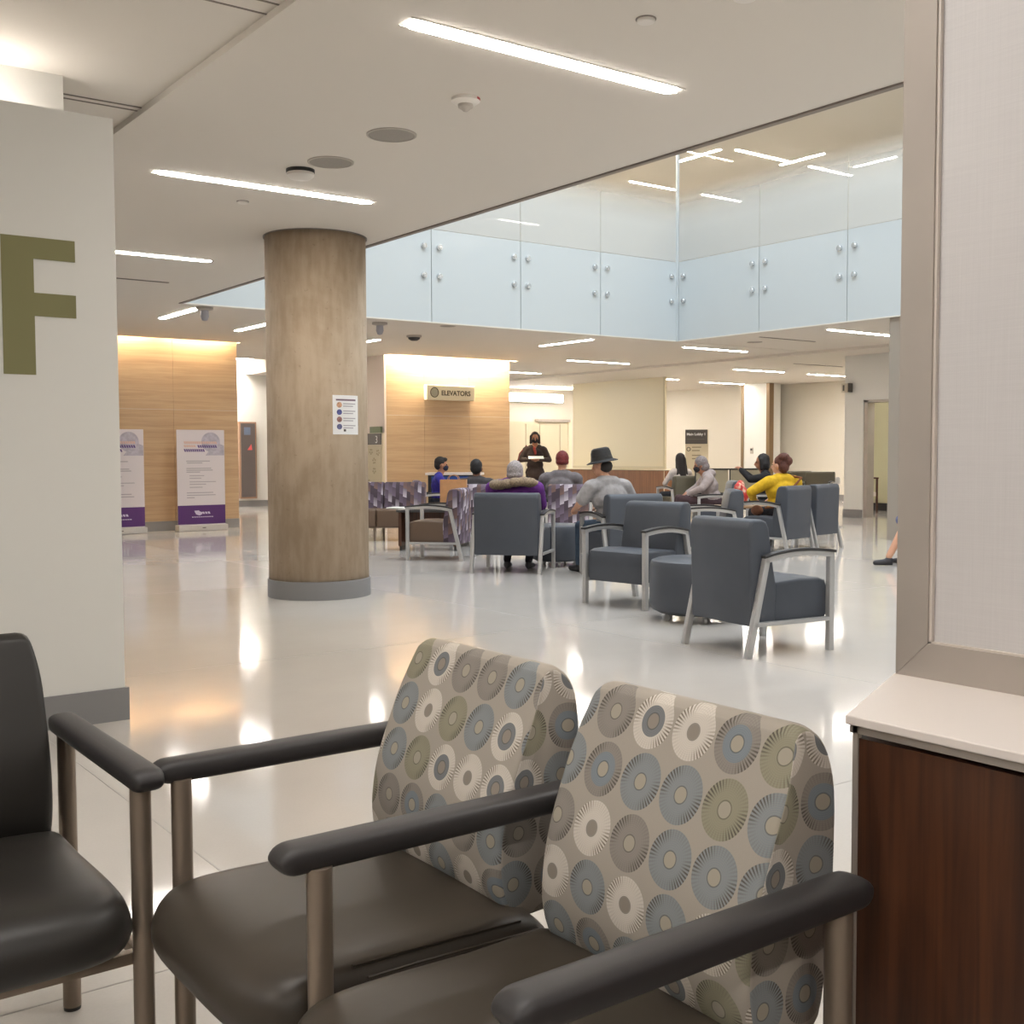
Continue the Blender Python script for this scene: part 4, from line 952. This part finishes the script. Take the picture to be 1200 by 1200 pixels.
def person(label, x, y, deg, pose='sit', top=(100, 100, 100), bottom=(40, 44, 54), skin=0, shoe=(40, 38, 38), hair=None, hair_c=(30, 24, 22),
           lean=0.0, side_lean=0.0, head_turn=0.0, head_pitch=0.0, bulk=1.0, arms=None, mask=None, sleeve='long', legs='long', height=1.0, extra=None, seat=0.43, knee_z=0.0, ts=0.9, neck=0.0):
    root = thing('person', label, 'person', (x, y, 0), math.radians(deg))
    mats = [SKIN[skin], cloth(top), cloth(bottom), mat('eye_dark', (30, 24, 22), 0.3), mat('lip_tone', (150, 90, 80), 0.5)]
    pr = []
    hz = (seat+0.08) if pose == 'sit' else 0.92*height
    hip = np.array((0, 0, hz))
    u = np.array((math.sin(lean), math.sin(side_lean), math.cos(lean)*math.cos(side_lean))); u /= np.linalg.norm(u)
    fw = np.array((math.cos(lean), 0, -math.sin(lean))); k = bulk
    if pose != 'sit': ts = 1.0
    T = lambda f, s, v: hip+u*(v*ts if v < 0.52 else v-0.52+0.52*ts)+fw*f+np.array((0, s, 0))
    Rl = Ry(lean)
    pr += [L(hip+np.array((0.0, 0, 0.0)), (0.135*k, 0.175*k, 0.11), 2, None), L(T(0.0, 0, 0.13), (0.115*k, 0.160*k, 0.15*ts), 1, Rl), L(T(-0.005, 0, 0.31), (0.118*k, 0.178*k, 0.19*ts), 1, Rl),
           C(T(-0.015, -0.15*k, 0.44), T(-0.015, 0.15*k, 0.44), 0.066*k, 0.066*k, 1), C(T(-0.01, 0, 0.46), T(0.02, 0, 0.57), 0.058, 0.052, 0), C(T(-0.02, -0.08, 0.475), T(-0.02, 0.08, 0.475), 0.062*k, 0.062*k, 1)]
    # head
    hc = T(0.025, 0, 0.665+neck); H = Rz(head_turn) @ Ry(lean*0.55+head_pitch)
    def h(f, s, v): return hc+H@np.array((f, s, v))
    pr += [L(h(-0.012, 0, 0.02), (0.095, 0.076, 0.098), 0, H), L(h(0.025, 0, -0.05), (0.062, 0.056, 0.066), 0, H), C(T(0.02, 0, 0.56), h(-0.01, 0, -0.03), 0.052, 0.055, 0),
           C(h(0.085, 0, 0.005), h(0.104, 0, -0.032), 0.010, 0.015, 0), L(h(-0.005, 0.077, -0.012), (0.022, 0.012, 0.032), 0, H), L(h(-0.005, -0.077, -0.012), (0.022, 0.012, 0.032), 0, H),
           L(h(0.078, 0.031, 0.008), (0.012, 0.014, 0.009), 3, H), L(h(0.078, -0.031, 0.008), (0.012, 0.014, 0.009), 3, H), L(h(0.080, 0, -0.066), (0.012, 0.024, 0.009), 4, H)]
    # arms
    for sg in (-1, 1):
        sh = T(-0.015, sg*0.175*k, 0.43)
        a = (arms or {}).get(sg)
        if a is None:
            a = ((0.08, sg*0.27, hz+0.19), (0.30, sg*0.13, hz+0.14)) if pose == 'sit' else ((-0.03, sg*0.26, hz+0.18), (0.02, sg*0.25, hz-0.06))
        el, wr = np.array(a[0], float), np.array(a[1], float)
        pr += [C(sh, el, 0.060*k, 0.047*k, 1), C(el, wr, 0.046*k if sleeve == 'long' else 0.041, 0.036*k if sleeve == 'long' else 0.028, 1 if sleeve == 'long' else 0)]
        if sleeve == 'short': pr.append(C(sh, sh+(el-sh)*0.7, 0.066*k, 0.062*k, 1)); pr[-3] = C(sh, el, 0.05, 0.043, 0)
        d = wr-el
        hand(pr, wr+d/np.linalg.norm(d)*0.01, d, (0.2, -sg*0.4, -0.9), sg)
    # legs
    lm = 2 if legs == 'long' else 0
    ankles = []
    for sg in (-1, 1):
        hj = hip+np.array((0.0, sg*0.09*k, -0.03))
        if pose == 'sit': kn = np.array((0.43, sg*0.13, seat+0.055+knee_z)); an = np.array((0.45, sg*0.13, 0.095))
        elif pose == 'tuck': kn = hj; an = hj
        else: kn = np.array((0.03, sg*0.095, 0.50*height)); an = np.array((-0.01, sg*0.10, 0.09))
        if extra and 'legs' in extra and sg in extra['legs']: kn, an = [np.array(q, float) for q in extra['legs'][sg]]
        pr += [C(hj, kn, 0.085*k, 0.062, 2), C(kn, an, 0.060 if legs == 'long' else 0.054, 0.044 if legs == 'long' else 0.036, lm)]
        if legs == 'short': pr.append(C(hj, hj+(kn-hj)*0.92, 0.095, 0.082, 2))
        ankles.append((sg, an))
    if extra and 'prims' in extra: pr += extra['prims'](T, h, hip)
    body = fuse('body', pr, mats+[cloth(c) for c in (extra or {}).get('cloths', ())], root, 0.0125)
    for sg, an in ankles:
        tz = max(0.0, an[2]-0.095)
        fuse('shoe', [L(an+np.array((0.0, 0, -0.048)), (0.055, 0.042, 0.046), 0), C(an+np.array((0.03, 0, -0.06)), an+np.array((0.15, sg*0.012, -0.066)), 0.036, 0.028, 0), C(an+np.array((-0.03, 0, -0.078)), an+np.array((0.155, sg*0.012, -0.078)), 0.018, 0.016, 0)], [mat('shoe_%d_%d_%d' % shoe, shoe, 0.6)], root, 0.010, 1)
    hm = mat('hair_%d_%d_%d' % hair_c, hair_c, 0.65, 0, 0.3, 60, 0.3)
    skull = [L(h(-0.028, 0, 0.042), (0.096, 0.088, 0.094), 0, H)]
    if hair == 'short': fuse('hair', skull+[L(h(-0.055, 0, 0.0), (0.068, 0.082, 0.085), 0, H), L(h(0.045, 0, 0.085), (0.045, 0.066, 0.034), 0, H)], [hm], root, 0.011, 2)
    elif hair == 'bob': fuse('hair', skull+[L(h(-0.05, 0, -0.03), (0.078, 0.098, 0.115), 0, H), C(h(0.0, 0.078, 0.04), h(0.0, 0.088, -0.10), 0.030, 0.024, 0), C(h(0.0, -0.078, 0.04), h(0.0, -0.088, -0.10), 0.030, 0.024, 0)], [hm], root, 0.011, 2)
    elif hair == 'long': fuse('hair', skull+[C(h(-0.065, 0, 0.02), T(-0.12, 0, 0.32), 0.078, 0.055, 0), C(h(-0.04, 0.06, 0.02), T(-0.06, 0.09, 0.40), 0.045, 0.035, 0), C(h(-0.04, -0.06, 0.02), T(-0.06, -0.09, 0.40), 0.045, 0.035, 0)], [hm], root, 0.012, 2)
    elif hair == 'updo': fuse('hair', skull+[L(h(-0.06, 0, -0.015), (0.07, 0.088, 0.095), 0, H), L(h(-0.07, 0.02, 0.105), (0.075, 0.078, 0.055), 0, H), L(h(-0.12, -0.02, 0.05), (0.05, 0.06, 0.06), 0, H)], [hm], root, 0.011, 2)
    elif hair == 'beanie': fuse('beanie', [L(h(-0.022, 0, 0.050), (0.106, 0.094, 0.112), 0, H), L(h(-0.03, 0, 0.0), (0.104, 0.094, 0.05), 0, H)], [hm], root, 0.011, 2)
    elif hair == 'hood': fuse('hood', [L(h(-0.028, 0, 0.035), (0.102, 0.096, 0.108), 0, H), L(h(-0.055, 0, -0.03), (0.085, 0.094, 0.08), 0, H)], [hm], root, 0.011, 2)
    elif hair == 'hat':
        m = MB().lathe([(0.110, -0.004), (0.160, -0.016), (0.166, -0.010), (0.160, -0.006), (0.118, 0.010), (0.110, 0.03), (0.103, 0.09), (0.090, 0.125), (0.065, 0.138), (0.035, 0.132), (0.0, 0.122)], seg=40)
        o = m.obj('hat', hm, root); o.matrix_local = Matrix.Translation(Vector(h(-0.01, 0, 0.045))) @ Matrix(H.tolist()).to_4x4() @ Matrix.Rotation(0.10, 4, 'Y') @ Matrix.Rotation(-0.08, 4, 'X')
        b = MB().lathe([(0.114, 0.012), (0.114, 0.016), (0.110, 0.045), (0.104, 0.046)], seg=40).obj('hat_band', M_dark, o)
        fuse('hair', [L(h(-0.05, 0, -0.01), (0.07, 0.083, 0.07), 0, H)], [mat('hair_dark', (40, 34, 32), 0.7)], root, 0.011, 2)
    if mask:
        fuse('face_mask', [L(h(0.045, 0, -0.045), (0.062, 0.064, 0.056), 0, H), C(h(0.09, 0, -0.03), h(0.075, 0, -0.075), 0.02, 0.018, 0)], [mat('mask_%d_%d_%d' % mask, mask, 0.8)], root, 0.009, 2)
        MB().tube([tuple(h(0.03, 0.066, -0.03)), tuple(h(-0.01, 0.088, 0.0))], 0.003, 6).obj('mask_loop', mat('mask_%d_%d_%d' % mask, mask, 0.8), root)
        MB().tube([tuple(h(0.03, -0.066, -0.03)), tuple(h(-0.01, -0.088, 0.0))], 0.003, 6).obj('mask_loop', mat('mask_%d_%d_%d' % mask, mask, 0.8), root)
    return root, T, h, H

# standing woman reading a paper
r, T, h, H = person('standing person in dark brown tunic and black mask reading a paper', 13.85, 18.0, 236, 'stand', (58, 46, 42), (36, 40, 50), 1, hair='bob', hair_c=(42, 30, 26), mask=(24, 22, 24), head_pitch=0.12, bulk=1.08, height=0.97,
    arms={1: ((0.02, 0.29, 1.12), (0.24, 0.07, 1.13)), -1: ((0.02, -0.29, 1.12), (0.24, -0.09, 1.13))},
    extra={'prims': lambda T, h, hip: [L(hip+np.array((0, 0, -0.02)), (0.16, 0.20, 0.16), 1), C(T(0.1, -0.02, 0.47), T(0.125, 0.0, 0.36), 0.03, 0.02, 5)], 'cloths': ((150, 60, 52),)})
pp = thing('paper_sheet', 'white paper held by the standing person', 'paper', (13.85+0.33*math.cos(math.radians(236)), 18.0+0.33*math.sin(math.radians(236)), 1.17), math.radians(236))
o = MB().box(-0.105, -0.15, 0, 0.105, 0.15, 0.003).obj('sheet', M_paper, pp, smooth=False); o.rotation_euler = (0, 0.25, 0)
sb = thing('shoulder_bag', 'dark red bag hanging at the side of the standing person', 'bag', (13.85, 18.0, 0), math.radians(236))
fuse('bag_body', [L((0.04, -0.37, 0.93), (0.15, 0.07, 0.12), 0), C((-0.04, -0.37, 0.84), (0.12, -0.37, 0.84), 0.05, 0.05, 0)], [cloth((112, 44, 40))], sb, 0.014)
MB().tube([(-0.05, -0.37, 1.02), (-0.03, -0.30, 1.25), (-0.02, -0.17, 1.41), (0.05, -0.31, 1.25), (0.09, -0.37, 1.02)], 0.012, 8).obj('strap', cloth((112, 44, 40)), sb)

def seated(label, cx, cy, deg, **kw):
    a = math.radians(deg); f = kw.pop('fwd', 0.07); s = kw.pop('side', 0.0)
    return person(label, cx+f*math.cos(a)-s*math.sin(a), cy+f*math.sin(a)+s*math.cos(a), deg, 'sit', **kw)
seated('person in red beanie and grey shirt seen from behind leaning right', 9.66, 11.80, 48, top=(108, 102, 104), bottom=(50, 52, 60), hair='beanie', hair_c=(104, 28, 28), bulk=1.28, side_lean=-0.08, lean=0.05, sleeve='long', ts=0.93, side=0.15)
_, T, h, H = seated('person in black brimmed hat and light grey shirt leaning left in the slate chair', 7.80, 8.66, 84, top=(152, 148, 148), bottom=(58, 74, 92), skin=0, hair='hat', hair_c=(26, 24, 24), bulk=1.22, side_lean=0.16, lean=0.10, head_turn=0.5, sleeve='short', side=0.06, ts=0.93,
    arms={1: ((0.10, 0.36, 0.74), (0.31, 0.27, 0.68)), -1: ((0.05, -0.26, 0.76), (0.26, -0.06, 0.70))})
_, T, h, H = seated('person in purple coat and grey hat with fur collar seen from behind', 7.18, 9.72, 39, top=(92, 38, 118), bottom=(48, 46, 52), shoe=(92, 90, 92), hair='beanie', hair_c=(150, 142, 142), bulk=1.40, lean=0.0, fwd=0.09, ts=0.85, neck=-0.075,
    extra={'legs': {1: ((0.42, 0.14, 0.53), (0.12, 0.12, 0.095)), -1: ((0.42, -0.14, 0.53), (0.12, -0.12, 0.095))}})
rt = [o for o in bpy.data.objects if o.get('label', '').startswith('person in purple')][0]
fur = [L(T(-0.03, 0.20*math.cos(a), 0.485+0.02*math.sin(a*2)-0.02*math.sin(a)) + np.array((0.13*math.sin(a), 0, 0.0)), (0.080, 0.085, 0.055), 0) for a in [k*2*PI/14 for k in range(14)]]
fuse('fur_collar', fur, [mat('fur', (142, 124, 102), 0.95, 0, 0.3, 60, 0.6)], rt, 0.013, 1)
seated('person in charcoal jacket with short black hair seen from behind', 8.78, 12.74, 48, top=(66, 62, 64), hair='short', hair_c=(26, 22, 22), bulk=1.22, skin=2, ts=0.76)
seated('person in royal blue shirt and dark mask facing right in profile', 9.46, 14.92, -30, top=(52, 46, 140), hair='short', hair_c=(30, 25, 24), mask=(34, 36, 56), bulk=1.1, skin=1, fwd=0.1, lean=0.05, ts=0.82)
_, T, h, H = seated('person in grey hooded sweatshirt and dark mask leaning forward in profile', 12.32, 11.60, 142, top=(164, 150, 146), bottom=(66, 46, 48), hair='hood', hair_c=(128, 118, 116), mask=(30, 26, 28), bulk=1.25, lean=0.30, head_pitch=0.05, skin=1, ts=0.86,
    arms={1: ((0.20, 0.27, 0.74), (0.36, 0.12, 0.66)), -1: ((0.20, -0.27, 0.74), (0.36, -0.12, 0.66))},
    extra={'legs': {1: ((0.50, 0.13, 0.58), (0.60, 0.13, 0.095)), -1: ((0.50, -0.13, 0.58), (0.58, -0.13, 0.095))}, 'prims': lambda T, h, hip: [L(T(-0.08, 0, 0.50), (0.09, 0.13, 0.075), 1)]})
_, T, h, H = seated('person in mustard yellow sweater with brown hair pinned up', 11.07, 9.42, 78, side=-0.12, top=(206, 164, 28), bottom=(30, 26, 30), hair='updo', hair_c=(88, 48, 36), bulk=1.30, lean=0.02, side_lean=0.03, head_turn=0.45, skin=0, ts=0.84,
    arms={1: ((0.10, 0.40, 0.76), (0.32, 0.20, 0.66)), -1: ((0.08, -0.30, 0.75), (0.30, -0.10, 0.66))})
ry = [o for o in bpy.data.objects if o.get('label', '').startswith('person in mustard')][0]
stp = MB(); pts = []
for k in range(9):
    q = k/8; pts.append(tuple(T(-0.195+0.02*abs(q-0.5), -0.17+0.40*q, 0.50-0.42*q)))
pts = [tuple(T(0.0, -0.15, 0.53))]+pts+[tuple(T(0.0, 0.25, 0.06))]
stp.tube(pts, 0.014, 8)
cb = thing('crossbody_bag', 'brown crossbody bag worn over the mustard sweater', 'bag', tuple(ry.location), ry.rotation_euler.z)
stp.obj('strap', cloth((120, 72, 40)), cb)
fuse('bag_body', [L(T(0.12, 0.29, 0.02), (0.12, 0.045, 0.07), 0)], [cloth((108, 66, 42))], cb, 0.012)
_, T, h, H = seated('person in black with dark hair holding hands up beside a red bag', 13.02, 11.20, 128, top=(26, 24, 26), bottom=(30, 28, 30), hair='bob', hair_c=(28, 24, 24), bulk=1.15, lean=0.08, skin=1, ts=0.88,
    arms={1: ((0.22, 0.22, 0.86), (0.36, 0.06, 0.99)), -1: ((0.22, -0.22, 0.86), (0.36, -0.06, 0.99))})
lounge('slate lounge chair under the person in black, mostly hidden', 13.02, 11.20, 128)
rb = thing('gift_bag', 'red and white patterned bag on the low table before the person in black', 'bag', (11.70, 10.62, 0.53), 0.4)
t = NT('red_flower_print'); t.base(t.mix(t.step(t.noise(t.coords(), 9, 2), 0.5, 0.62), rgb((196, 40, 36)), rgb((222, 176, 150)))); t.b.inputs['Roughness'].default_value = 0.5
fuse('bag_body', [L((0, 0, 0.14), (0.19, 0.12, 0.14), 0), L((0.08, 0.02, 0.26), (0.09, 0.06, 0.09), 0), L((-0.1, -0.02, 0.24), (0.09, 0.06, 0.08), 0), L((0, 0, 0.03), (0.16, 0.1, 0.03), 0)], [t.m], rb, 0.014)
seated('person with long dark hair in the far olive chair', 14.65, 14.68, 75, top=(196, 186, 180), hair='long', hair_c=(34, 26, 24), bulk=1.0, skin=1)
seated('person mostly hidden by the far counter with short dark hair', 20.15, 19.85, 100, top=(150, 84, 56), hair='short', hair_c=(34, 26, 24), bulk=1.0, skin=2)
lounge('dark olive chair mostly hidden behind the far counter edge', 20.15, 19.85, 100, M_olivev)
# person at right, only a leg shows beside the metal frame
person('person in shorts at right, only a bare leg with dark shoe in view', 11.32, 7.26, 140, 'sit', top=(110, 120, 150), bottom=(96, 104, 140), legs='short', hair='short', shoe=(44, 42, 46), skin=0, extra={'legs': {1: ((0.44, 0.12, 0.49), (0.64, 0.14, 0.10)), -1: ((0.44, -0.13, 0.49), (0.36, -0.13, 0.095))}})
lounge('slate lounge chair hidden behind the metal screen frame at right', 11.32, 7.26, 140)

# ------------------------------------------------------------------ groups of repeats
GROUPS = {'ceiling_light': 'strip lights in the ceilings', 'ceiling_speaker': 'round ceiling speakers', 'sprinkler_plate': 'small round ceiling covers',
          'slot_diffuser': 'slot diffusers in the ceiling', 'camera_pendant': 'grey pendant ceiling cameras', 'patterned_chair': 'patterned chairs in the waiting area',
          'ottoman': 'round slate ottomans', 'cove_light': 'cove lights along the walls', 'magazine': 'papers on the low table'}
for o in list(COL.objects):
    if o.parent or not o.get('label'): continue
    n = o.name.split('.')[0]
    if n == 'lounge_chair': o['group'] = 'dark olive chairs at the back' if 'olive' in o['label'] else 'slate lounge chairs in the hall'
    elif n in GROUPS: o['group'] = GROUPS[n]
